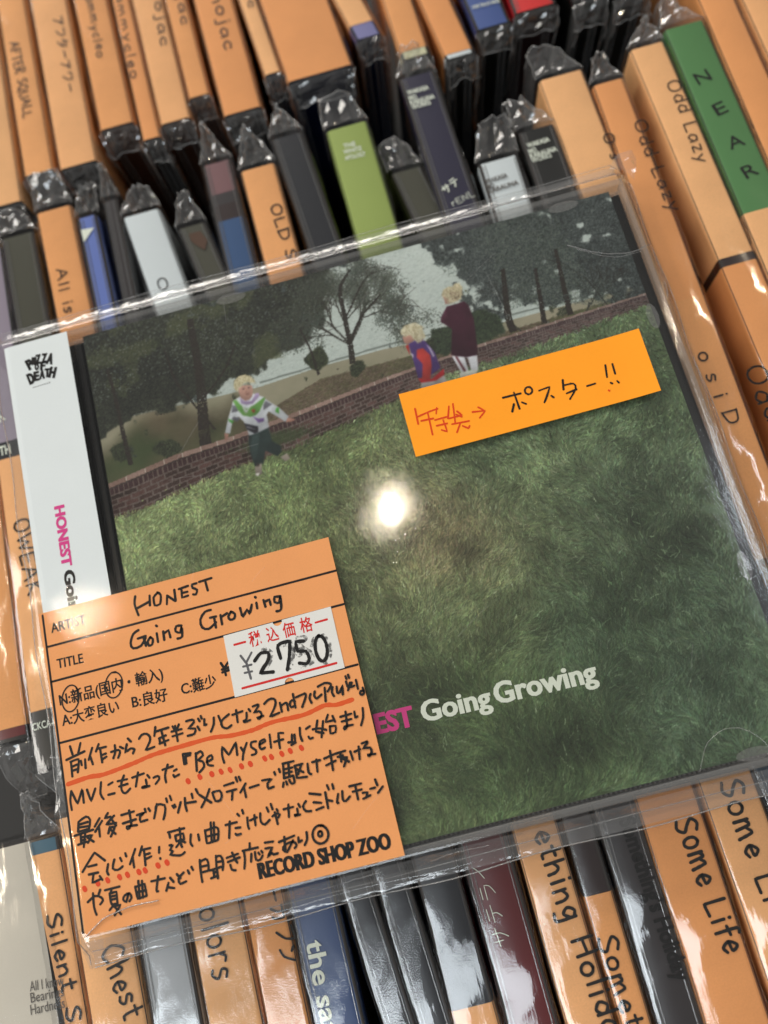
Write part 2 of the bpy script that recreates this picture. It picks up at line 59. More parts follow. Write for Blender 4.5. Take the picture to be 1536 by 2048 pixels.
DOTS = [(-5.451, -3.895), (-5.211, -3.871), (-4.972, -3.878), (-4.786, -3.877), (-4.609, -3.889), (-4.378, -3.876), (-4.201, -3.875), (-3.907, -3.844), (-3.775, -3.847), (-3.565, -3.84), (-3.394, -3.827), (-3.172, -3.824), (-7.764, -5.326), (-7.5, -5.288), (-7.303, -5.278), (-7.066, -5.277), (-6.911, -5.271), (-6.686, -5.273), (-6.563, -5.274), (-6.305, -5.246), (-6.125, -5.236)]
STK = [(-4.218, -1.354), (-1.995, -1.332), (-2.002, -2.564), (-4.236, -2.581)]
NOTCH = [(-3.101, -1.343), (-3.121, -2.593)]
BARS = [[(-4.039, -1.581), (-3.813, -1.58)], [(-2.361, -1.566), (-2.124, -1.562)], [(-4.056, -2.448), (-2.14, -2.436)]]
YEN = [[(-3.96, -1.822), (-3.886, -1.977)], [(-3.734, -1.817), (-3.876, -1.98)], [(-3.876, -1.98), (-3.85, -2.309)], [(-3.953, -2.043), (-3.783, -2.046)], [(-3.948, -2.17), (-3.8, -2.176)]]
PRICE = [[(-3.707, -1.992), (-3.554, -1.874), (-3.41, -1.901), (-3.428, -2.032), (-3.645, -2.247), (-3.389, -2.292)], [(-3.191, -2.072), (-3.187, -1.812), (-2.947, -1.79), (-3.002, -2.037), (-3.109, -2.322)], [(-2.674, -1.86), (-2.828, -1.831), (-2.828, -2.02), (-2.677, -2.059), (-2.639, -2.214), (-2.711, -2.3), (-2.849, -2.254)], [(-2.364, -1.845), (-2.313, -1.856), (-2.273, -1.914), (-2.251, -2.008), (-2.253, -2.119), (-2.277, -2.223), (-2.32, -2.3), (-2.372, -2.334), (-2.423, -2.319), (-2.462, -2.255), (-2.482, -2.157), (-2.479, -2.044), (-2.452, -1.938), (-2.407, -1.862), (-2.353, -1.831)]]
SMEAR = [[(-3.48, -1.831), (-3.371, -1.921), (-3.422, -2.055), (-3.586, -2.221)], [(-3.114, -1.82), (-2.913, -1.83), (-2.98, -2.127), (-3.056, -2.274)], [(-2.789, -1.799), (-2.643, -1.816)], [(-2.791, -1.904), (-2.729, -2.004), (-2.601, -2.141), (-2.612, -2.284), (-2.818, -2.303)], [(-2.272, -1.87), (-2.214, -2.032), (-2.24, -2.234), (-2.343, -2.353)], [(-2.849, -1.972), (-2.811, -2.087)], [(-2.446, -1.888), (-2.528, -2.056)]]
YENP = [[(-4.379, -1.861), (-4.326, -1.989)], [(-4.24, -1.886), (-4.326, -1.989), (-4.325, -2.119)], [(-4.382, -1.992), (-4.232, -1.982)], [(-4.385, -2.047), (-4.237, -2.037)]]
VL = [[(-7.796, 0.004), (-7.916, -6.073)], [(-7.789, -0.655), (-1.725, -0.657)], [(-7.823, -1.363), (-1.726, -1.351)], [(-7.823, -2.577), (-1.745, -2.566)]]
TOKU = [[(0.667, 2.198), (0.646, 1.854)], [(0.673, 2.011), (0.935, 2.055), (1.114, 2.07)], [(0.722, 1.905), (0.978, 1.888)], [(0.897, 2.04), (0.871, 1.552)], [(1.102, 2.092), (1.06, 1.975)], [(1.001, 1.844), (1.245, 1.848)], [(1.001, 1.716), (1.224, 1.707)], [(1.162, 1.798), (1.178, 1.537), (1.075, 1.603)], [(1.353, 2.057), (1.267, 1.805)], [(1.448, 2.085), (1.384, 1.661)], [(1.284, 1.8), (1.559, 1.795), (1.486, 1.908)], [(1.451, 1.844), (1.55, 1.761)], [(1.315, 1.663), (1.67, 1.635)], [(1.48, 1.634), (1.365, 1.466)], [(1.514, 1.569), (1.612, 1.487), (1.651, 1.53)], [(1.786, 1.803), (2.034, 1.762)], [(1.927, 1.873), (2.038, 1.753), (1.897, 1.643)], [(4.568, 1.494), (4.582, 1.475)]]
POSU = [[(2.469, 1.931), (2.846, 1.922)], [(2.717, 1.978), (2.729, 1.606)], [(2.648, 1.739), (2.569, 1.586)], [(2.817, 1.728), (2.886, 1.671)], [(3.222, 1.876), (3.452, 1.895), (3.322, 1.692), (3.253, 1.602)], [(3.427, 1.699), (3.464, 1.651)], [(3.749, 1.968), (3.703, 1.759)], [(3.747, 1.846), (3.931, 1.83), (3.946, 1.714), (3.769, 1.527)], [(3.742, 1.663), (3.957, 1.693)], [(4.182, 1.701), (4.355, 1.707)], [(4.671, 2.034), (4.624, 1.776)], [(4.814, 2.018), (4.802, 1.798)], [(4.658, 1.637), (4.684, 1.611)], [(4.794, 1.634), (4.814, 1.592)], [(3.026, 2.014), (3.059, 2.001), (3.082, 1.974), (3.09, 1.938), (3.081, 1.901), (3.057, 1.872), (3.023, 1.857), (2.987, 1.861), (2.958, 1.883), (2.942, 1.916), (2.943, 1.955), (2.961, 1.99), (2.992, 2.012), (3.029, 2.017), (3.063, 2.003)]]
TXT_CARD = [('ARTIST', -7.665, -0.397, -6.929, -0.39, 0.189, 0.04, 0.014, 'black_ink'), ('TITLE', -7.651, -1.133, -7.106, -1.15, 0.184, 0.04, 0.014, 'black_ink'), ('N:新品(国内・輸入)', -7.712, -1.864, -5.563, -1.869, 0.2, 0.04, 0.012, 'black_ink'), ('A:大変良い', -7.723, -2.268, -6.544, -2.268, 0.198, 0.04, 0.012, 'black_ink'), ('B:良好', -6.275, -2.266, -5.549, -2.291, 0.197, 0.04, 0.012, 'black_ink'), ('C:難少', -5.256, -2.266, -4.539, -2.269, 0.197, 0.04, 0.012, 'black_ink'), ('RECORD SHOP ZOO', -4.447, -5.923, -1.926, -5.967, 0.271, 0.04, 0.02, 'black_ink')]
TXT_STK = [('税', -3.736, -1.684, -3.489, -1.687, 0.219, 0.05, 0.015, 'red_ink'), ('込', -3.376, -1.686, -3.129, -1.689, 0.219, 0.05, 0.015, 'red_ink'), ('価', -3.035, -1.683, -2.79, -1.686, 0.219, 0.05, 0.015, 'red_ink'), ('格', -2.684, -1.673, -2.428, -1.679, 0.219, 0.05, 0.015, 'red_ink')]
TXT_OBI = [('HONEST', -7.213, 2.215, -7.244, 0.898, 0.206, 0.02, 0.03, 'magenta_ink'), ('Going Growing', -7.232, 0.797, -7.239, -1.974, 0.212, 0.02, 0.03, 'black_ink'), ('P', -7.297, 5.464, -7.176, 5.499, 0.233, 0.02, 0.05, 'black_ink'), ('I', -7.215, 5.567, -7.12, 5.557, 0.167, 0.02, 0.05, 'black_ink'), ('Z', -7.128, 5.565, -7.012, 5.553, 0.203, 0.02, 0.05, 'black_ink'), ('Z', -6.997, 5.56, -6.882, 5.537, 0.201, 0.02, 0.05, 'black_ink'), ('A', -6.902, 5.513, -6.77, 5.462, 0.231, 0.02, 0.05, 'black_ink'), ('O', -7.167, 5.423, -7.082, 5.415, 0.148, 0.02, 0.05, 'black_ink'), ('F', -7.05, 5.395, -6.948, 5.375, 0.177, 0.02, 0.05, 'black_ink'), ('D', -7.331, 5.121, -7.201, 5.146, 0.242, 0.02, 0.05, 'black_ink'), ('E', -7.22, 5.175, -7.105, 5.168, 0.202, 0.02, 0.05, 'black_ink'), ('A', -7.097, 5.19, -6.982, 5.174, 0.2, 0.02, 0.05, 'black_ink'), ('T', -6.978, 5.2, -6.87, 5.179, 0.187, 0.02, 0.05, 'black_ink'), ('H', -6.896, 5.176, -6.765, 5.125, 0.229, 0.02, 0.05, 'black_ink')]
TXT_COV = [('HONEST', -2.846, -3.898, -0.956, -3.946, 0.358, -0.141, 0.03, 'magenta_ink'), ('Going', -0.783, -3.931, 0.58, -3.965, 0.375, -0.141, 0.022, 'white_ink'), ('Growing', 0.664, -3.948, 2.663, -4.001, 0.384, -0.141, 0.022, 'white_ink')]
TRUNKS = [([(-3.826, 2.563), (-3.801, 3.08), (-3.662, 4.231), (-3.605, 5.695)], 0.26), ([(-5.497, 2.744), (-5.543, 3.576), (-5.565, 4.299), (-5.632, 5.05)], 0.1), ([(-4.735, 2.994), (-4.653, 3.678)], 0.06), ([(-5.62, 3.069), (-5.616, 3.478)], 0.04), ([(-0.357, 3.651), (-0.305, 4.095), (-0.272, 4.698), (-0.21, 5.428), (0.118, 5.836)], 0.12), ([(-0.305, 4.095), (0.044, 4.604), (0.609, 5.055)], 0.05), ([(-0.275, 4.453), (-0.507, 5.142)], 0.045), ([(-0.272, 4.698), (0.379, 5.502), (0.863, 5.608)], 0.04), ([(-1.126, 3.612), (-1.173, 4.23), (-1.28, 4.752)], 0.05), ([(-0.702, 3.608), (-0.686, 4.147)], 0.025), ([(3.125, 3.38), (3.126, 3.803), (3.319, 4.856)], 0.16), ([(3.806, 3.382), (3.885, 3.941), (3.986, 4.651)], 0.11), ([(4.389, 3.424), (4.425, 3.9), (4.534, 4.985)], 0.12), ([(5.677, 3.521), (5.708, 4.124)], 0.12), ([(-3.568, 3.014), (-3.966, 3.838), (-4.201, 4.388), (-4.287, 5.149)], 0.05), ([(-3.699, 3.761), (-3.08, 4.304), (-2.746, 4.817)], 0.05)]
KID = [((34, 50, 50), [(-2.871, 2.717), (-2.436, 2.73), (-2.43, 2.426), (-2.266, 2.26), (-2.281, 2.129), (-2.383, 2.054), (-2.612, 2.252), (-2.713, 1.983), (-2.903, 1.962), (-2.938, 2.27), (-2.918, 2.564)]), ((46, 64, 64), [(-2.829, 2.645), (-2.657, 2.641), (-2.818, 2.161), (-2.917, 2.1), (-2.923, 2.34)]), ((140, 130, 120), [(-2.903, 1.962), (-2.75, 2.008), (-2.788, 1.767), (-2.932, 1.763)]), ((140, 130, 120), [(-2.332, 2.025), (-2.179, 2.071), (-2.137, 1.94), (-2.247, 1.897)]), ((225, 225, 220), [(-2.936, 1.808), (-2.836, 1.81), (-2.881, 1.734)]), ((60, 50, 48), [(-2.861, 2.024), (-2.794, 2.006), (-2.806, 1.95), (-2.863, 1.951)]), ((196, 204, 214), [(-3.062, 3.538), (-2.859, 3.603), (-2.626, 3.598), (-2.384, 3.435), (-2.341, 3.361), (-2.237, 3.238), (-2.12, 3.112), (-1.961, 2.853), (-2.054, 2.758), (-2.205, 2.923), (-2.357, 3.088), (-2.414, 3.028), (-2.419, 2.74), (-2.691, 2.681), (-2.881, 2.674), (-2.894, 2.815), (-2.926, 3.007), (-3.011, 3.153), (-3.15, 3.116), (-3.267, 2.83), (-3.374, 2.875), (-3.237, 3.187), (-3.12, 3.4)]), ((110, 112, 124), [(-3.094, 3.454), (-2.99, 3.393), (-3.001, 3.273), (-3.144, 3.283)]), ((110, 112, 124), [(-2.375, 3.34), (-2.241, 3.224), (-2.46, 3.149), (-2.435, 3.264)]), ((75, 165, 60), [(-2.175, 3.128), (-2.12, 3.112), (-2.152, 2.968), (-2.221, 3.049)]), ((90, 92, 104), [(-3.121, 3.185), (-2.976, 3.113), (-3.063, 3.046), (-3.174, 3.139)]), ((70, 150, 60), [(-3.24, 3.173), (-3.128, 3.08), (-3.182, 3.034), (-3.238, 3.111)]), ((98, 160, 72), [(-3.062, 3.538), (-2.987, 3.547), (-2.915, 3.403), (-2.81, 3.28), (-2.627, 3.32), (-2.384, 3.435), (-2.363, 3.398), (-2.549, 3.143), (-2.649, 3.08), (-2.766, 3.076), (-2.923, 3.159), (-2.995, 3.302)]), ((100, 150, 75), [(-2.905, 3.245), (-2.74, 3.198), (-2.789, 3.105), (-2.899, 3.136)]), ((205, 215, 212), [(-2.899, 3.413), (-2.816, 3.251), (-2.665, 3.346), (-2.755, 3.264), (-2.832, 3.178), (-2.874, 3.252)]), ((150, 60, 40), [(-2.72, 3.223), (-2.659, 3.237), (-2.627, 3.181), (-2.681, 3.135)]), ((120, 92, 160), [(-2.721, 3.085), (-2.61, 2.993), (-2.484, 2.972), (-2.5, 2.9), (-2.63, 2.899)]), ((38, 38, 48), [(-2.932, 2.978), (-2.647, 2.82), (-2.675, 2.692), (-2.763, 2.686), (-2.894, 2.815)]), ((190, 190, 200), [(-2.893, 2.89), (-2.715, 2.771), (-2.718, 2.761), (-2.896, 2.876)]), ((165, 145, 190), [(-2.899, 3.584), (-2.828, 3.47), (-2.663, 3.423), (-2.543, 3.574), (-2.475, 3.554), (-2.473, 3.492), (-2.648, 3.357), (-2.792, 3.367), (-2.896, 3.428)]), ((185, 140, 125), [(-2.905, 3.803), (-2.782, 3.83), (-2.588, 3.774), (-2.586, 3.648), (-2.625, 3.535), (-2.698, 3.464), (-2.801, 3.462), (-2.882, 3.563)]), ((140, 98, 88), [(-2.764, 3.638), (-2.662, 3.632), (-2.689, 3.577), (-2.759, 3.59)]), ((60, 45, 45), [(-2.797, 3.756), (-2.754, 3.751), (-2.759, 3.729), (-2.802, 3.734)]), ((60, 45, 45), [(-2.68, 3.754), (-2.638, 3.749), (-2.642, 3.727), (-2.678, 3.729)]), ((165, 118, 105), [(-2.742, 3.74), (-2.716, 3.655), (-2.754, 3.65)]), ((198, 188, 142), [(-2.968, 3.884), (-2.923, 3.996), (-2.821, 4.061), (-2.689, 4.061), (-2.572, 3.988), (-2.511, 3.86), (-2.504, 3.827), (-2.576, 3.832), (-2.68, 3.894), (-2.806, 3.852), (-2.891, 3.799), (-2.923, 3.715), (-2.966, 3.79)]), ((225, 218, 175), [(-2.831, 4.016), (-2.68, 4.035), (-2.609, 3.952), (-2.76, 3.933), (-2.849, 3.927)]), ((180, 128, 112), [(-1.995, 2.832), (-1.862, 2.779), (-1.843, 2.735), (-1.946, 2.727), (-2.056, 2.751)]), ((170, 122, 108), [(-3.388, 2.879), (-3.298, 2.823), (-3.352, 2.702), (-3.409, 2.703)]), ((150, 150, 150), [(0.948, 2.823), (1.459, 2.833), (1.476, 2.652), (0.905, 2.66)]), ((185, 30, 36), [(0.908, 2.923), (1.179, 2.826), (1.484, 2.985), (1.464, 2.849), (1.261, 2.767), (0.943, 2.807)]), ((74, 50, 118), [(0.908, 3.745), (1.19, 3.807), (1.276, 3.691), (1.399, 3.402), (1.428, 3.019), (1.205, 2.925), (0.908, 2.923), (0.907, 3.296)]), ((200, 190, 220), [(1.263, 3.64), (1.333, 3.529), (1.376, 3.319), (1.337, 3.295), (1.309, 3.501)]), ((200, 190, 220), [(0.902, 3.531), (0.95, 3.463), (0.913, 3.384)]), ((180, 48, 44), [(1.043, 3.561), (1.177, 3.567), (1.289, 3.363), (1.258, 3.122), (1.148, 2.835), (0.972, 2.851), (1.083, 3.209), (0.999, 3.395)]), ((190, 40, 40), [(0.833, 3.713), (0.904, 3.729), (0.873, 3.485)]), ((180, 130, 115), [(0.823, 3.934), (0.996, 3.955), (1.058, 3.81), (1.014, 3.768), (0.873, 3.738), (0.824, 3.806)]), ((205, 200, 172), [(0.836, 4.112), (0.955, 4.186), (1.173, 4.185), (1.288, 4.05), (1.283, 3.779), (1.098, 3.707), (1.047, 3.831), (0.996, 3.955), (0.859, 3.941), (0.81, 4.01)]), ((170, 160, 130), [(1.091, 4.127), (1.18, 4.083), (1.153, 3.854), (1.069, 3.788)]), ((200, 205, 215), [(1.726, 3.208), (2.044, 3.105), (2.243, 3.082), (2.174, 2.748), (2.033, 2.771), (2.034, 3.072), (1.978, 3.107), (1.972, 2.789), (1.812, 2.801)]), ((90, 30, 40), [(1.785, 3.181), (1.83, 3.168), (1.927, 2.802), (1.877, 2.799)]), ((175, 180, 170), [(1.777, 2.793), (1.972, 2.789), (2.174, 2.748), (2.086, 2.668), (1.765, 2.691)]), ((62, 24, 42), [(1.922, 4.356), (2.122, 4.351), (2.31, 4.368), (2.379, 4.255), (2.398, 3.901), (2.297, 3.245), (2.235, 3.084), (2.009, 3.098), (1.717, 3.237), (1.892, 3.816), (1.702, 4.036), (1.725, 4.121)]), ((80, 36, 56), [(1.725, 4.121), (1.873, 4.297), (1.878, 4.13), (1.733, 4.027)]), ((190, 178, 145), [(1.878, 4.628), (1.947, 4.756), (2.092, 4.796), (2.167, 4.764), (2.217, 4.823), (2.315, 4.812), (2.362, 4.705), (2.316, 4.57), (2.263, 4.438), (2.12, 4.407), (1.982, 4.393), (1.937, 4.536)]), ((120, 98, 80), [(2.052, 4.65), (2.237, 4.649), (2.246, 4.498), (2.083, 4.455)]), ((185, 140, 125), [(1.909, 4.619), (2.004, 4.534), (1.982, 4.393), (1.905, 4.416)])]
COV = {'shore': [[(-6.573, 3.869), (-2.419, 3.69), (-1.055, 3.772), (0.376, 3.773), (1.82, 3.684), (3.027, 3.651), (6.432, 3.657), (6.384, 3.186), (0.179, 2.995), (-6.253, 2.379)]], 'shoretop': [[(-2.402, 3.768), (0.393, 3.84), (3.056, 3.751), (6.451, 3.712)]], 'walltop': [[(-6.246, 2.423), (-6.132, 2.437), (-4.524, 2.691), (-3.4, 2.744), (-1.81, 2.91), (0.215, 3.138), (2.467, 3.311), (6.066, 3.44), (6.476, 3.461)]], 'wallbot': [[(-6.38, 1.622), (-6.098, 1.657), (-5.489, 1.67), (-3.552, 2.005), (-2.101, 2.112), (0.055, 2.503), (1.558, 2.806), (2.328, 2.817), (6.074, 3.135), (6.482, 3.156)]], 'leftmass': [[(-6.31, 6.25), (-0.32, 6.42), (-0.421, 5.746), (-0.694, 5.073), (-0.877, 4.534), (-1.358, 4.407), (-1.741, 4.215), (-2.183, 4.26), (-2.452, 4.06), (-2.619, 3.807), (-2.902, 3.531), (-3.395, 3.317), (-3.546, 3.125), (-3.907, 2.993), (-4.289, 3.337), (-4.588, 3.54), (-5.038, 3.55), (-5.596, 3.591), (-6.194, 3.406)]], 'midtree': [[(-0.414, 6.514), (1.47, 6.189), (1.496, 5.414), (1.231, 4.618), (0.748, 4.27), (0.183, 4.255), (-0.255, 4.3), (-0.616, 4.678), (-0.692, 5.323)]], 'rightmass': [[(1.894, 6.057), (3.637, 6.16), (6.238, 6.118), (6.223, 3.356), (5.141, 3.38), (4.457, 3.646), (3.936, 3.742), (3.649, 3.89), (3.092, 3.874), (2.533, 3.859), (2.454, 4.373), (2.167, 4.957), (1.874, 5.552)]], 'rightbush': [[(1.429, 3.884), (1.871, 3.874), (2.597, 4.084), (2.957, 3.793), (2.947, 3.373), (2.377, 3.302), (1.485, 3.266)]], 'dirt': [[(-3.984, 2.608), (-1.12, 3.491), (2.963, 3.428), (6.377, 3.491), (6.285, 3.216), (0.193, 3.05), (-1.815, 2.888), (-4.194, 2.667)]]}
SHRUBS = [[(-1.436, 4.065), (-0.935, 4.282), (-0.753, 3.864), (-1.081, 3.659)], [(-0.532, 3.619), (-0.165, 3.751), (-0.092, 3.37), (-0.444, 3.294)], [(1.097, 3.68), (1.532, 3.854), (1.735, 3.372), (1.266, 3.271)], [(-5.033, 2.961), (-4.565, 3.063), (-4.289, 2.752), (-4.659, 2.567)], [(-5.943, 3.218), (-5.528, 3.336), (-5.363, 2.996), (-5.742, 2.754)]]
GRASS = [(-4.23, 1.37, (111, 124, 86)), (-1.37, -0.28, (107, 116, 80)), (0.36, -0.54, (119, 114, 86)), (2.14, 0.94, (101, 118, 86)), (4.71, -0.87, (85, 101, 78)), (0.2, -2.26, (90, 101, 71)), (2.87, -3.46, (73, 91, 68)), (4.38, -4.81, (73, 91, 71)), (0.37, -5.22, (65, 80, 53)), (-1.21, -5.66, (77, 91, 60)), (-2.13, 1.01, (109, 123, 83)), (4.58, 1.95, (97, 116, 85)), (-2.37, 1.87, (111, 128, 86)), (5.29, -3.59, (79, 97, 76)), (1.4, -5.01, (63, 78, 53)), (0.29, -3.78, (75, 91, 60))]
PRINT_GAIN = 1.3
ALBUM_LABEL = 'album with a photo of children on a lawn, lying flat on the spines'
CARD_LABEL = 'orange card with handwriting and a white price sticker, on the album'
NOTE_LABEL = 'bright orange note with red and black writing on the album'
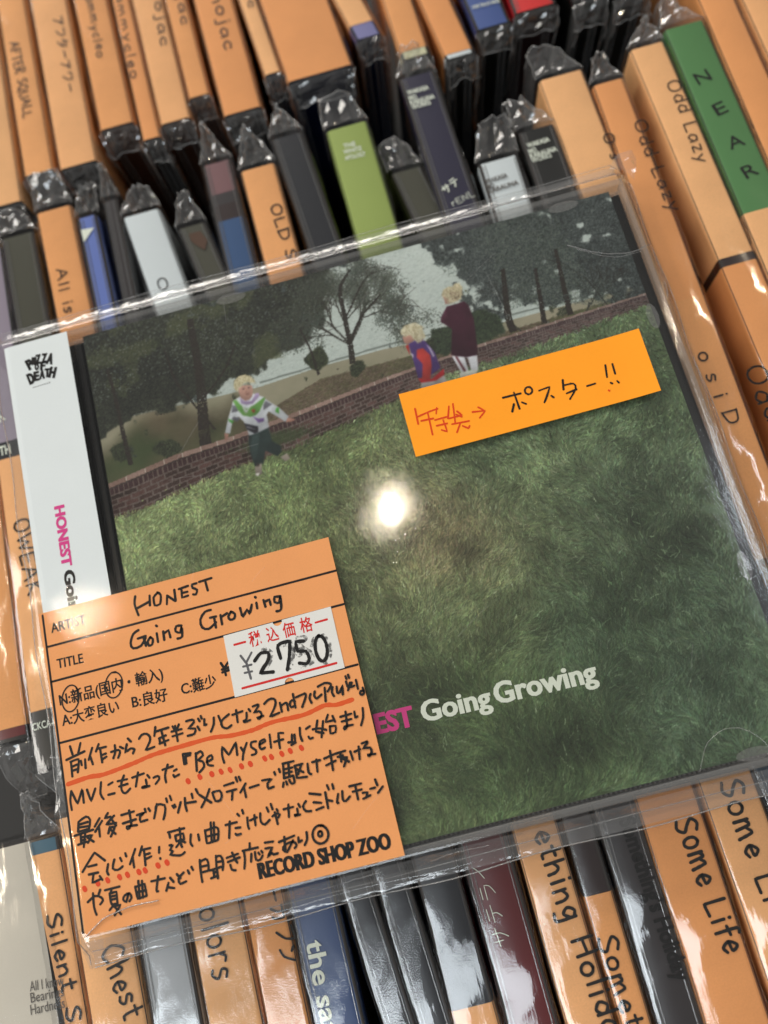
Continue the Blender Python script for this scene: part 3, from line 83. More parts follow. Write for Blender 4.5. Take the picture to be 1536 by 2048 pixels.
CDS = [
 {'xn': -8.003, 'yn': 10.749, 'len': 12.5, 'w': 1.317, 'sl': 0.0117, 'z': -1.15, 'row': 'upper', 'bands': [(0, 12.5, 'orange_paper', 3.5, 1)], 'text': [], 'flaps': ('near',), 'label': 'plain orange spine at the left edge, beside the AFTER SQUALL spine', 'group': 'CDs filed spine up in the upper row', 'mats': [], 'body': 'dark_case', 'flap': 0.85},
 {'xn': -6.822, 'yn': 11.392, 'len': 12.5, 'w': 0.805, 'sl': 0.004, 'z': -1.15, 'row': 'upper', 'bands': [(0, 12.5, 'orange_paper', 3.5, 1)], 'text': [('hand', 'AFTER SQUALL', (-6.989, 15.521), (-6.95, 13.099), 0.25, 'soft_pen', 0.035)], 'flaps': ('near',), 'label': 'orange spine hand-lettered AFTER SQUALL in the upper row', 'group': 'CDs filed spine up in the upper row', 'mats': [], 'body': 'dark_case', 'flap': 0.85},
 {'xn': -5.796, 'yn': 11.304, 'len': 12.5, 'w': 1.017, 'sl': 0.0013, 'z': -1.15, 'row': 'upper', 'bands': [(0, 12.5, 'orange_paper', 3.5, 1)], 'text': [('hand', 'アフターアワー', (-5.736, 15.921), (-5.757, 13.49), 0.26, 'soft_pen', 0.035)], 'flaps': ('near',), 'label': 'orange spine with pencilled katakana, right of the AFTER SQUALL spine', 'group': 'CDs filed spine up in the upper row', 'mats': [], 'body': 'dark_case', 'flap': 0.85},
 {'xn': -4.639, 'yn': 12.111, 'len': 12.5, 'w': 0.93, 'sl': -0.0094, 'z': -1.15, 'row': 'upper', 'bands': [(0, 12.5, 'orange_paper', 3.5, 1)], 'text': [('hand', 'ammycleo', (-4.76, 16.288), (-4.788, 14.283), 0.24, 'soft_pen', 0.035)], 'flaps': ('near',), 'label': 'orange spine lettered ammycleo whose near end shows a white edge', 'group': 'CDs filed spine up in the upper row', 'mats': [('brown_case', (70, 46, 34), 'gloss')], 'body': 'brown_case', 'flap': 0.85},
 {'xn': -3.83, 'yn': 11.465, 'len': 12.5, 'w': 0.512, 'sl': -0.0097, 'z': -1.15, 'row': 'upper', 'bands': [(0, 12.5, 'orange_paper_deep', 3.5, 1)], 'text': [('hand', 'ammycleo', (-3.962, 16.076), (-4.028, 13.355), 0.22, 'soft_pen', 0.035)], 'flaps': ('near',), 'label': 'narrow orange spine lettered ammycleo, just right of the white-ended one', 'group': 'CDs filed spine up in the upper row', 'mats': [], 'body': 'dark_case', 'flap': 0.85},
 {'xn': -3.148, 'yn': 11.777, 'len': 12.5, 'w': 0.84, 'sl': -0.0111, 'z': -1.15, 'row': 'upper', 'bands': [(0, 12.5, 'orange_paper', 3.5, 1)], 'text': [('hand', 'canojac', (-2.955, 16.741), (-3.086, 14.092), 0.24, 'soft_pen', 0.04)], 'flaps': ('near',), 'label': 'orange spine whose lettering ends in nojac, first of the three jac spines', 'group': 'CDs filed spine up in the upper row', 'mats': [('brown_case', (70, 46, 34), 'gloss')], 'body': 'brown_case', 'flap': 0.85},
 {'xn': -2.42, 'yn': 12.305, 'len': 12.5, 'w': 0.603, 'sl': -0.0134, 'z': -1.15, 'row': 'upper', 'bands': [(0, 12.5, 'orange_paper', 3.5, 1)], 'text': [('hand', 'canojac', (-2.285, 17.193), (-2.456, 14.558), 0.24, 'soft_pen', 0.04)], 'flaps': ('near',), 'label': 'narrower orange spine ending in jac, second of the three jac spines, over a brown tip', 'group': 'CDs filed spine up in the upper row', 'mats': [('brown_case', (70, 46, 34), 'gloss')], 'body': 'brown_case', 'flap': 0.85},
 {'xn': -1.44, 'yn': 11.513, 'len': 12.5, 'w': 1.033, 'sl': -0.0154, 'z': -1.15, 'row': 'upper', 'bands': [(0, 12.5, 'orange_paper_deep', 3.5, 1)], 'text': [('hand', 'canojac', (-1.481, 16.049), (-1.497, 13.422), 0.3, 'soft_pen', 0.045)], 'flaps': ('near',), 'label': 'broad orange spine lettered anojac, third of the three jac spines', 'group': 'CDs filed spine up in the upper row', 'mats': [], 'body': 'dark_case', 'flap': 0.85},
 {'xn': -0.463, 'yn': 12.362, 'len': 12.5, 'w': 0.485, 'sl': -0.0647, 'z': -1.15, 'row': 'upper', 'bands': [(0, 12.5, 'orange_paper', 3.5, 1)], 'text': [('hand', 'canojac', (-0.325, 16.835), (-0.631, 14.484), 0.2, 'soft_pen', 0.035)], 'flaps': ('near',), 'label': 'narrow orange spine squeezed between the anojac spine and the double-width one', 'group': 'CDs filed spine up in the upper row', 'mats': [('navy_case', (18, 24, 48), 'gloss')], 'body': 'navy_case', 'flap': 0.85},
 {'xn': 0.681, 'yn': 11.973, 'len': 12.5, 'w': 1.734, 'sl': -0.0602, 'z': -1.15, 'row': 'upper', 'bands': [(0, 12.5, 'orange_paper_deep', 3.5, 1)], 'text': [], 'flaps': ('near',), 'label': 'double-width plain orange spine with a dark navy case end', 'group': 'CDs filed spine up in the upper row', 'mats': [('navy_case', (18, 24, 48), 'gloss')], 'body': 'navy_case', 'flap': 0.85},
 {'xn': 2.123, 'yn': 12.641, 'len': 12.5, 'w': 0.705, 'sl': -0.1811, 'z': -1.15, 'row': 'upper', 'bands': [(0.44, 12.5, 'orange_paper', 3.5, 1), (0, 0.44, 'violet_print', 0.35, 0)], 'text': [], 'flaps': ('near',), 'label': 'leaning orange spine with a lilac near tip, right of the double-width one', 'group': 'CDs filed spine up in the upper row', 'mats': [('violet_print', (120, 120, 170), 'paper'), ('navy_case', (18, 24, 48), 'gloss')], 'body': 'navy_case', 'flap': 0.85},
 {'xn': 3.11, 'yn': 11.685, 'len': 12.5, 'w': 0.757, 'sl': -0.0117, 'z': -1.15, 'row': 'upper', 'bands': [(0.214, 12.5, 'orange_paper', 3.5, 1), (0, 0.214, 'cream_print', 0.35, 0)], 'text': [], 'flaps': ('near',), 'label': 'orange spine with a pale yellow near edge behind the navy spine flap', 'group': 'CDs filed spine up in the upper row', 'mats': [('cream_print', (214, 214, 178), 'paper'), ('black_print', (24, 25, 24), 'gloss')], 'body': 'black_print', 'flap': 0.85},
 {'xn': 4.155, 'yn': 11.345, 'len': 12.5, 'w': 0.785, 'sl': -0.0905, 'z': -1.15, 'row': 'upper', 'bands': [(0.119, 12.5, 'orange_paper_deep', 3.5, 1), (0, 0.119, 'white_print', 0.35, 0)], 'text': [], 'flaps': ('near',), 'label': 'orange spine with a white near edge, last orange one before the blue-tipped case', 'group': 'CDs filed spine up in the upper row', 'mats': [('white_print', (214, 224, 228), 'paper'), ('black_print', (24, 25, 24), 'gloss')], 'body': 'black_print', 'flap': 0.85},
 {'xn': 5.175, 'yn': 11.936, 'len': 12.5, 'w': 0.915, 'sl': -0.0598, 'z': -1.15, 'row': 'upper', 'bands': [(1.579, 12.5, 'orange_paper', 3.5, 1), (0, 1.579, 'royal_print', 0.35, 0)], 'text': [('print', 'ONE TRACK MIND', (4.816, 12.56), (5.523, 12.537), 0.09, 'white_ink', 0.02)], 'flaps': ('near',), 'label': 'dark case with a blue printed tip at the top of the picture', 'group': 'CDs filed spine up in the upper row', 'mats': [('royal_print', (64, 88, 150), 'paper'), ('black_print', (24, 25, 24), 'gloss')], 'body': 'black_print', 'flap': 0.85},
 {'xn': 6.299, 'yn': 12.099, 'len': 12.5, 'w': 1.106, 'sl': -0.0041, 'z': -1.15, 'row': 'upper', 'bands': [(0, 12.5, 'red_print', 0.35, 0)], 'text': [], 'flaps': ('near',), 'label': 'case with a bright red printed corner at the top of the picture', 'group': 'CDs filed spine up in the upper row', 'mats': [('red_print', (214, 40, 40), 'paper'), ('dark_brown_print', (44, 30, 30), 'gloss')], 'body': 'dark_brown_print', 'flap': 0.85},
 {'xn': 7.651, 'yn': 11.945, 'len': 12.5, 'w': 0.861, 'sl': -0.0139, 'z': -1.15, 'row': 'upper', 'bands': [(0, 12.5, 'black_print', 0.35, 0)], 'text': [], 'flaps': ('near',), 'label': 'black case end in a loose sleeve left of the green spine', 'group': 'CDs filed spine up in the upper row', 'mats': [('black_print', (24, 25, 24), 'gloss')], 'body': 'black_print', 'flap': 0.85},
 {'xn': 8.653, 'yn': 11.766, 'len': 12.5, 'w': 0.884, 'sl': -0.0682, 'z': -1.15, 'row': 'upper', 'bands': [(0, 12.5, 'black_print', 0.35, 0)], 'text': [], 'flaps': ('near',), 'label': 'black case end in a loose sleeve directly above the green spine', 'group': 'CDs filed spine up in the upper row', 'mats': [('black_print', (24, 25, 24), 'gloss')], 'body': 'black_print', 'flap': 0.85},
 {'xn': -9.451, 'yn': -2.2, 'len': 12.5, 'w': 0.833, 'sl': 0.0145, 'z': -1.15, 'row': 'nearend', 'bands': [(0.277, 12.5, 'orange_paper', 3.5, 1), (0.076, 0.277, 'maroon_print', 0.35, 0), (0, 0.076, 'black_print', 0.35, 0)], 'text': [], 'flaps': ('near', 'far'), 'label': 'orange spine with a dark red band at its near end, left of OWEAK', 'group': 'CDs filed spine up in the middle row', 'mats': [('black_print', (24, 25, 24), 'gloss'), ('maroon_print', (96, 24, 28), 'gloss')], 'body': 'end_black', 'flap': 1.1},
 {'xn': -8.589, 'yn': -2.9, 'len': 12.5, 'w': 0.888, 'sl': 0.01, 'z': -1.15, 'row': 'nearend', 'bands': [(9.842, 12.5, 'lilac_print', 0.35, 0), (7.424, 9.842, 'lilac_print', 0.35, 0), (7.003, 7.424, 'charcoal_print', 0.35, 0), (1.184, 7.003, 'orange_paper', 3.5, 1), (0, 1.184, 'black_print', 0.35, 0)], 'text': [('hand', 'OWEAK', (-8.735, 2.557), (-8.613, 0.785), 0.36, 'pen_ink', 0.045), ('print', 'CKCA-01', (-8.946, -2.109), (-8.366, -2.105), 0.15, 'white_ink', 0.01), ('print', 'K', (-8.707, 5.02), (-8.553, 5.066), 0.35, 'white_ink', 0.02), ('print', 'TH', (-8.819, 4.202), (-8.551, 4.202), 0.22, 'white_ink', 0.02)], 'flaps': ('near', 'far'), 'label': 'orange spine hand-lettered OWEAK with a black CKCA end', 'group': 'CDs filed spine up in the middle row', 'mats': [('black_print', (24, 25, 24), 'gloss'), ('charcoal_print', (30, 33, 40), 'gloss'), ('lilac_print', (150, 140, 156), 'paper')], 'body': 'end_black', 'flap': 0.9},
 {'xn': -7.448, 'yn': -2.71, 'len': 12.5, 'w': 0.895, 'sl': -0.0135, 'z': -1.15, 'row': 'B', 'bands': [(0, 12.5, 'olive_print', 0.35, 0)], 'text': [], 'flaps': ('far',), 'label': 'dark olive spine at the far left of the middle row', 'group': 'CDs filed spine up in the middle row', 'mats': [('olive_print', (70, 70, 58), 'gloss')], 'body': 'dark_case', 'flap': 0.85},
 {'xn': -6.338, 'yn': -2.268, 'len': 12.5, 'w': 0.937, 'sl': -0.0218, 'z': -1.15, 'row': 'B', 'bands': [(0, 12.5, 'orange_paper', 3.5, 1)], 'text': [('hand', 'All is', (-6.79, 8.544), (-6.777, 7.323), 0.27, 'pen_ink', 0.035)], 'flaps': ('far',), 'label': 'orange spine hand-lettered All is, second from the left in the middle row', 'group': 'CDs filed spine up in the middle row', 'mats': [], 'body': 'dark_case', 'flap': 0.85},
 {'xn': -5.602, 'yn': -2.727, 'len': 12.5, 'w': 0.546, 'sl': -0.0176, 'z': -1.15, 'row': 'B', 'bands': [(0, 12.5, 'blue_print', 0.35, 0)], 'text': [('poly', [(-6.007, 9.439), (-5.678, 9.408), (-5.987, 9.089)], 'white_ink')], 'flaps': ('far',), 'label': 'thin cornflower blue spine with a pale triangle emblem', 'group': 'CDs filed spine up in the middle row', 'mats': [('blue_print', (98, 120, 192), 'paper')], 'body': 'dark_case', 'flap': 0.85},
 {'xn': -5.179, 'yn': -2.331, 'len': 12.5, 'w': 0.427, 'sl': -0.0028, 'z': -1.3, 'row': 'B', 'bands': [(0, 12.5, 'smoke_print', 0.35, 0)], 'text': [], 'flaps': ('far',), 'label': 'clear grey case edge between the blue spine and the white spine', 'group': 'CDs filed spine up in the middle row', 'mats': [('smoke_print', (50, 46, 48), 'gloss')], 'body': 'dark_case', 'flap': 0.85},
 {'xn': -2.924, 'yn': -3.053, 'len': 12.5, 'w': 0.969, 'sl': -0.1241, 'z': -1.15, 'row': 'B', 'bands': [(0, 12.5, 'white_print', 3.5, 1)], 'text': [('hand', 'O', (-4.429, 7.545), (-4.369, 7.197), 0.22, 'pen_ink', 0.03)], 'flaps': ('far',), 'label': 'white spine with one hand-drawn letter O near the album', 'group': 'CDs filed spine up in the middle row', 'mats': [('white_print', (214, 224, 228), 'paper')], 'body': 'dark_case', 'flap': 0.85},
 {'xn': -1.2, 'yn': -3.769, 'len': 12.5, 'w': 0.734, 'sl': -0.1693, 'z': -1.15, 'row': 'B', 'bands': [(0, 12.5, 'olive_print', 0.35, 0)], 'text': [('poly', [(-3.414, 8.516), (-3.136, 8.515), (-3.006, 8.22), (-3.118, 7.975), (-3.274, 8.135), (-3.403, 8.315)], 'soft_pen')], 'flaps': ('far',), 'label': 'dark spine with a small brown figure picture, right of the white spine', 'group': 'CDs filed spine up in the middle row', 'mats': [('olive_print', (70, 70, 58), 'gloss')], 'body': 'dark_case', 'flap': 0.85},
 {'xn': -2.305, 'yn': -2.235, 'len': 12.5, 'w': 0.78, 'sl': -0.0057, 'z': -1.15, 'row': 'B', 'bands': [(11.626, 12.5, 'mauve_print', 0.35, 0), (11.309, 11.626, 'smoke_print', 0.35, 0), (10.858, 11.309, 'dark_brown_print', 0.35, 0), (0, 10.858, 'slate_print', 0.35, 0)], 'text': [], 'flaps': ('far',), 'label': 'spine banded in brown, black and blue, left of the OLD spine', 'group': 'CDs filed spine up in the middle row', 'mats': [('mauve_print', (120, 84, 88), 'paper'), ('dark_brown_print', (44, 30, 30), 'gloss'), ('smoke_print', (50, 46, 48), 'gloss'), ('slate_print', (52, 84, 128), 'gloss')], 'body': 'dark_case', 'flap': 0.85},
 {'xn': -1.227, 'yn': -2.691, 'len': 12.5, 'w': 0.909, 'sl': -0.0148, 'z': -1.15, 'row': 'B', 'bands': [(0, 12.5, 'orange_paper', 3.5, 1)], 'text': [('hand', 'OLD S', (-1.339, 8.661), (-1.256, 7.123), 0.26, 'pen_ink', 0.04)], 'flaps': ('far',), 'label': 'orange spine hand-lettered OLD', 'group': 'CDs filed spine up in the middle row', 'mats': [], 'body': 'dark_case', 'flap': 0.85},
 {'xn': 0.31, 'yn': -2.037, 'len': 12.5, 'w': 0.837, 'sl': -0.0667, 'z': -1.15, 'row': 'B', 'bands': [(0, 12.5, 'charcoal_print', 0.35, 0)], 'text': [], 'flaps': ('far',), 'label': 'dark slate spine with glare between the OLD spine and the lime green spine', 'group': 'CDs filed spine up in the middle row', 'mats': [('charcoal_print', (30, 33, 40), 'gloss')], 'body': 'dark_case', 'flap': 0.85},
 {'xn': 1.011, 'yn': -2.243, 'len': 12.5, 'w': 1.068, 'sl': -0.0035, 'z': -1.15, 'row': 'B', 'bands': [(0, 12.5, 'lime_print', 3.5, 1)], 'text': [('print', 'THE', (0.76, 9.655), (1.062, 9.645), 0.12, 'white_ink', 0.02), ('print', 'WHITE', (0.721, 9.492), (1.172, 9.477), 0.12, 'white_ink', 0.02), ('print', 'APOLOGY', (0.717, 9.318), (1.229, 9.298), 0.12, 'white_ink', 0.02)], 'flaps': ('far',), 'label': 'lime green spine with a small white three-line title', 'group': 'CDs filed spine up in the middle row', 'mats': [('lime_print', (150, 170, 88), 'paper')], 'body': 'dark_case', 'flap': 0.85},
 {'xn': 3.897, 'yn': -3.701, 'len': 12.5, 'w': 0.84, 'sl': -0.1437, 'z': -1.4, 'row': 'B', 'bands': [(0, 12.5, 'olive_print', 0.35, 0)], 'text': [], 'flaps': ('far',), 'label': 'low dark spine in a puffed sleeve between the lime green and the navy spines', 'group': 'CDs filed spine up in the middle row', 'mats': [('olive_print', (70, 70, 58), 'gloss')], 'body': 'dark_case', 'flap': 0.85},
 {'xn': 3.168, 'yn': -1.362, 'len': 12.5, 'w': 0.938, 'sl': -0.0147, 'z': -1.15, 'row': 'B', 'bands': [(0, 12.5, 'navy_print', 0.35, 0)], 'text': [('print', 'WAKASA', (2.634, 10.634), (3.171, 10.637), 0.12, 'white_ink', 0.03), ('print', 'MO', (2.63, 10.469), (2.82, 10.466), 0.12, 'white_ink', 0.03), ('print', 'KARAUNA', (2.632, 10.333), (3.245, 10.34), 0.12, 'white_ink', 0.03), ('print', 'WORKS', (2.635, 10.197), (3.107, 10.206), 0.12, 'white_ink', 0.03), ('hand', 'サテ', (2.805, 7.69), (3.2, 7.875), 0.22, 'white_ink', 0.03), ('hand', 'rENL', (2.879, 7.33), (3.445, 7.431), 0.16, 'white_ink', 0.015)], 'flaps': ('far',), 'label': 'tall navy spine with white block lettering and white brush marks', 'group': 'CDs filed spine up in the middle row', 'mats': [('navy_print', (40, 38, 62), 'gloss')], 'body': 'dark_case', 'flap': 0.85},
 {'xn': 4.052, 'yn': -4.281, 'len': 12.5, 'w': 1.018, 'sl': 0.0144, 'z': -1.15, 'row': 'B', 'bands': [(0, 12.5, 'white_print', 0.35, 0)], 'text': [('print', 'WAKASA', (3.78, 7.662), (4.326, 7.685), 0.12, 'grey_text', 0.03), ('print', 'MO', (3.773, 7.509), (3.96, 7.52), 0.12, 'grey_text', 0.03), ('print', 'KARAUNA', (3.778, 7.395), (4.519, 7.426), 0.12, 'grey_text', 0.03)], 'flaps': ('far',), 'label': 'white spine with dark block lettering just above the album edge', 'group': 'CDs filed spine up in the middle row', 'mats': [('white_print', (214, 224, 228), 'paper')], 'body': 'dark_case', 'flap': 0.85},
 {'xn': 5.326, 'yn': -3.736, 'len': 12.5, 'w': 0.92, 'sl': 0.0007, 'z': -1.15, 'row': 'B', 'bands': [(0, 12.5, 'black_print', 0.35, 0)], 'text': [('print', 'WAKASA', (4.996, 8.296), (5.544, 8.319), 0.12, 'white_ink', 0.03), ('print', 'MO', (4.983, 8.128), (5.171, 8.138), 0.12, 'white_ink', 0.03), ('print', 'KARAUNA', (4.982, 7.999), (5.637, 8.016), 0.12, 'white_ink', 0.03), ('print', 'WORKS', (4.981, 7.872), (5.463, 7.887), 0.12, 'white_ink', 0.015)], 'flaps': ('far',), 'label': 'black spine with white block lettering just above the album edge', 'group': 'CDs filed spine up in the middle row', 'mats': [('black_print', (24, 25, 24), 'gloss')], 'body': 'dark_case', 'flap': 0.85},
 {'xn': 6.438, 'yn': -2.491, 'len': 12.5, 'w': 1.122, 'sl': -0.0091, 'z': -1.15, 'row': 'B', 'bands': [(0, 12.5, 'orange_paper', 3.5, 1)], 'text': [('hand', 'O s', (6.752, 8.098), (6.745, 7.388), 0.22, 'pen_ink', 0.035)], 'flaps': ('far',), 'label': 'orange spine lettered Os behind the top right corner of the album', 'group': 'CDs filed spine up in the middle row', 'mats': [], 'body': 'dark_case', 'flap': 0.85},
 {'xn': 7.228, 'yn': -3.033, 'len': 12.5, 'w': 0.798, 'sl': 0.0091, 'z': -1.15, 'row': 'B', 'bands': [(6.535, 12.5, 'orange_paper_deep', 3.5, 1), (0, 6.535, 'orange_paper', 3.5, 1)], 'text': [('hand', 'Odd Lazy', (7.547, 8.212), (7.575, 5.686), 0.3, 'pen_ink', 0.035), ('hand', 'o s i D', (7.055, 2.197), (7.072, 0.456), 0.3, 'pen_ink', 0.04)], 'flaps': ('far',), 'label': 'lower orange Odd Lazy spine, running down beside the album edge', 'group': 'CDs filed spine up in the middle row', 'mats': [], 'body': 'dark_case', 'flap': 0.85},
 {'xn': 8.763, 'yn': -2.35, 'len': 12.5, 'w': 0.882, 'sl': -0.0186, 'z': -1.15, 'row': 'B', 'bands': [(6.572, 12.5, 'orange_paper', 3.5, 1), (6.36, 6.572, 'dark_brown_print', 0.35, 0), (0, 6.36, 'orange_paper_deep', 3.5, 1)], 'text': [('hand', 'Odd Lazy', (8.647, 9.015), (8.611, 6.703), 0.3, 'pen_ink', 0.035), ('hand', 'Odd Lazy', (7.838, 1.551), (8.115, -1.668), 0.42, 'pen_ink', 0.05)], 'flaps': ('far',), 'label': 'higher orange Odd Lazy spine, next to the green NEAR one', 'group': 'CDs filed spine up in the middle row', 'mats': [('dark_brown_print', (44, 30, 30), 'gloss')], 'body': 'dark_case', 'flap': 0.85},
 {'xn': 9.674, 'yn': -2.064, 'len': 12.5, 'w': 1.018, 'sl': -0.0099, 'z': -1.15, 'row': 'B', 'bands': [(7.208, 12.5, 'green_print', 3.5, 1), (0, 7.208, 'orange_paper', 3.5, 1)], 'text': [('print', 'N', (9.325, 8.7), (9.676, 8.759), 0.33, 'black_ink', 0.0), ('print', 'E', (9.458, 7.756), (9.742, 7.806), 0.33, 'black_ink', 0.0), ('print', 'A', (9.433, 6.8), (9.808, 6.847), 0.33, 'black_ink', 0.0), ('print', 'R', (9.516, 5.97), (9.844, 6.029), 0.33, 'black_ink', 0.0)], 'flaps': ('far',), 'label': 'green spine lettered NEAR in the top right of the picture', 'group': 'CDs filed spine up in the middle row', 'mats': [('green_print', (82, 132, 78), 'paper')], 'body': 'dark_case', 'flap': 0.85},
 {'xn': 10.554, 'yn': 5.479, 'len': 12.5, 'w': 0.878, 'sl': -0.0029, 'z': -1.15, 'row': 'upper', 'bands': [(0, 12.5, 'orange_paper_deep', 3.5, 1)], 'text': [], 'flaps': ('near',), 'label': 'plain orange spine right of the green NEAR spine', 'group': 'CDs filed spine up in the upper row', 'mats': [], 'body': 'dark_case', 'flap': 0.85},
 {'xn': 11.553, 'yn': 6.189, 'len': 12.5, 'w': 0.866, 'sl': -0.009, 'z': -1.15, 'row': 'upper', 'bands': [(0, 12.5, 'orange_paper', 3.5, 1)], 'text': [], 'flaps': ('near',), 'label': 'plain orange spine in the top right corner of the picture', 'group': 'CDs filed spine up in the upper row', 'mats': [], 'body': 'dark_case', 'flap': 0.85},
 {'xn': -9.104, 'yn': -16.78, 'len': 12.5, 'w': 1.683, 'sl': -0.0829, 'z': -1.15, 'row': 'C', 'bands': [(0, 12.5, 'beige_print', 3.5, 1)], 'text': [('print', 'All I know', (-9.738, -7.064), (-9.037, -7.102), 0.18, 'grey_text', 0.0), ('print', 'Bearings', (-9.748, -7.272), (-9.067, -7.296), 0.18, 'grey_text', 0.0), ('print', 'Hardness', (-9.779, -7.484), (-9.079, -7.503), 0.18, 'grey_text', 0.0)], 'flaps': (), 'label': 'thick beige spine printed All I, Bear and Hard at the bottom left corner', 'group': 'CDs filed spine up in the bottom row', 'mats': [('beige_print', (208, 202, 188), 'paper')], 'body': 'dark_case', 'flap': 0.85},
 {'xn': -8.815, 'yn': -16.815, 'len': 12.5, 'w': 0.719, 'sl': -0.0213, 'z': -1.15, 'row': 'C', 'bands': [(12.238, 12.5, 'teal_print', 0.35, 0), (0, 12.238, 'orange_paper', 3.5, 1)], 'text': [('hand', 'Silent Sea', (-9.21, -5.77), (-9.011, -8.369), 0.3, 'pen_ink', 0.05)], 'flaps': ('far',), 'label': 'orange spine lettered Silent S with a blue band at its far end', 'group': 'CDs filed spine up in the bottom row', 'mats': [('teal_print', (70, 104, 122), 'paper')], 'body': 'dark_case', 'flap': 1.2},
 {'xn': -7.878, 'yn': -16.502, 'len': 12.5, 'w': 1.174, 'sl': -0.021, 'z': -1.15, 'row': 'C', 'bands': [(0, 12.5, 'orange_paper', 3.5, 1)], 'text': [('hand', 'e Chest', (-8.296, -6.132), (-7.907, -7.988), 0.42, 'pen_ink', 0.05)], 'flaps': ('far',), 'label': 'orange spine lettered Chest under the lower left corner of the album sleeve', 'group': 'CDs filed spine up in the bottom row', 'mats': [], 'body': 'dark_case', 'flap': 1.0},
 {'xn': -6.862, 'yn': -17.538, 'len': 12.5, 'w': 1.054, 'sl': -0.0069, 'z': -1.15, 'row': 'C', 'bands': [(0, 12.5, 'silver_print', 0.35, 0)], 'text': [], 'flaps': ('far',), 'label': 'silver white spine full of glare below the store card', 'group': 'CDs filed spine up in the bottom row', 'mats': [('silver_print', (186, 192, 198), 'paper')], 'body': 'dark_case', 'flap': 0.85},
 {'xn': -5.719, 'yn': -17.778, 'len': 12.5, 'w': 1.114, 'sl': -0.0081, 'z': -1.15, 'row': 'C', 'bands': [(0, 12.5, 'orange_paper', 3.5, 1)], 'text': [('hand', 'Colors', (-6.127, -5.969), (-6.058, -7.697), 0.5, 'pen_ink', 0.05)], 'flaps': ('far',), 'label': 'orange spine lettered Colors below the store card', 'group': 'CDs filed spine up in the bottom row', 'mats': [], 'body': 'dark_case', 'flap': 0.85},
 {'xn': -4.726, 'yn': -18.016, 'len': 12.5, 'w': 0.881, 'sl': -0.0067, 'z': -1.15, 'row': 'C', 'bands': [(0, 12.5, 'orange_paper', 3.5, 1)], 'text': [('hand', 'ーガフン', (-4.74, -6.311), (-4.661, -7.721), 0.36, 'pen_ink', 0.045)], 'flaps': ('far',), 'label': 'orange spine with katakana written down it, right of the Colors one', 'group': 'CDs filed spine up in the bottom row', 'mats': [], 'body': 'dark_case', 'flap': 0.85},
 {'xn': -3.743, 'yn': -18.251, 'len': 12.5, 'w': 1.016, 'sl': -0.0089, 'z': -1.15, 'row': 'C', 'bands': [(0, 12.5, 'azure_print', 0.35, 0)], 'text': [('print', 'the satellite', (-4.126, -7.422), (-4.196, -10.269), 0.34, 'white_ink', 0.02)], 'flaps': ('far',), 'label': 'dark blue spine printed the satellite in white', 'group': 'CDs filed spine up in the bottom row', 'mats': [('azure_print', (36, 66, 118), 'gloss')], 'body': 'dark_case', 'flap': 0.85},
 {'xn': -1.88, 'yn': -18.37, 'len': 12.5, 'w': 0.656, 'sl': -0.0902, 'z': -1.15, 'row': 'C', 'bands': [(0, 12.5, 'charcoal_print', 0.35, 0)], 'text': [], 'flaps': ('far',), 'label': 'dark clear spine just right of the blue one', 'group': 'CDs filed spine up in the bottom row', 'mats': [('charcoal_print', (30, 33, 40), 'gloss')], 'body': 'dark_case', 'flap': 0.85},
 {'xn': -1.392, 'yn': -18.533, 'len': 12.5, 'w': 0.704, 'sl': -0.07, 'z': -1.15, 'row': 'C', 'bands': [(0, 12.5, 'charcoal_print', 0.35, 0)], 'text': [], 'flaps': ('far',), 'label': 'dark clear spine in the middle of the three glassy ones', 'group': 'CDs filed spine up in the bottom row', 'mats': [('charcoal_print', (30, 33, 40), 'gloss')], 'body': 'dark_case', 'flap': 0.85},
 {'xn': -1.113, 'yn': -18.65, 'len': 12.5, 'w': 0.884, 'sl': -0.0169, 'z': -1.15, 'row': 'C', 'bands': [(9.422, 12.5, 'charcoal_print', 0.35, 0), (0, 9.422, 'orange_paper', 3.5, 1)], 'text': [], 'flaps': ('far',), 'label': 'dark clear spine just left of the maroon one', 'group': 'CDs filed spine up in the bottom row', 'mats': [('charcoal_print', (30, 33, 40), 'gloss')], 'body': 'dark_case', 'flap': 0.85},
 {'xn': -0.169, 'yn': -18.543, 'len': 12.5, 'w': 0.999, 'sl': -0.0095, 'z': -1.15, 'row': 'C', 'bands': [(0, 12.5, 'maroon_print', 0.35, 0)], 'text': [('hand', 'サテライ', (-0.256, -8.341), (-0.32, -6.819), 0.3, 'white_ink', 0.015)], 'flaps': ('far',), 'label': 'maroon spine with white katakana reading upwards', 'group': 'CDs filed spine up in the bottom row', 'mats': [('maroon_print', (96, 24, 28), 'gloss')], 'body': 'dark_case', 'flap': 0.85},
 {'xn': 0.835, 'yn': -18.593, 'len': 12.5, 'w': 0.932, 'sl': -0.0043, 'z': -1.15, 'row': 'C', 'bands': [(0, 12.5, 'orange_paper', 3.5, 1)], 'text': [('hand', 'ething Holiday', (0.715, -6.535), (1.008, -10.551), 0.4, 'pen_ink', 0.06)], 'flaps': ('far',), 'label': 'orange spine lettered ething Holiday below the album', 'group': 'CDs filed spine up in the bottom row', 'mats': [], 'body': 'dark_case', 'flap': 0.85},
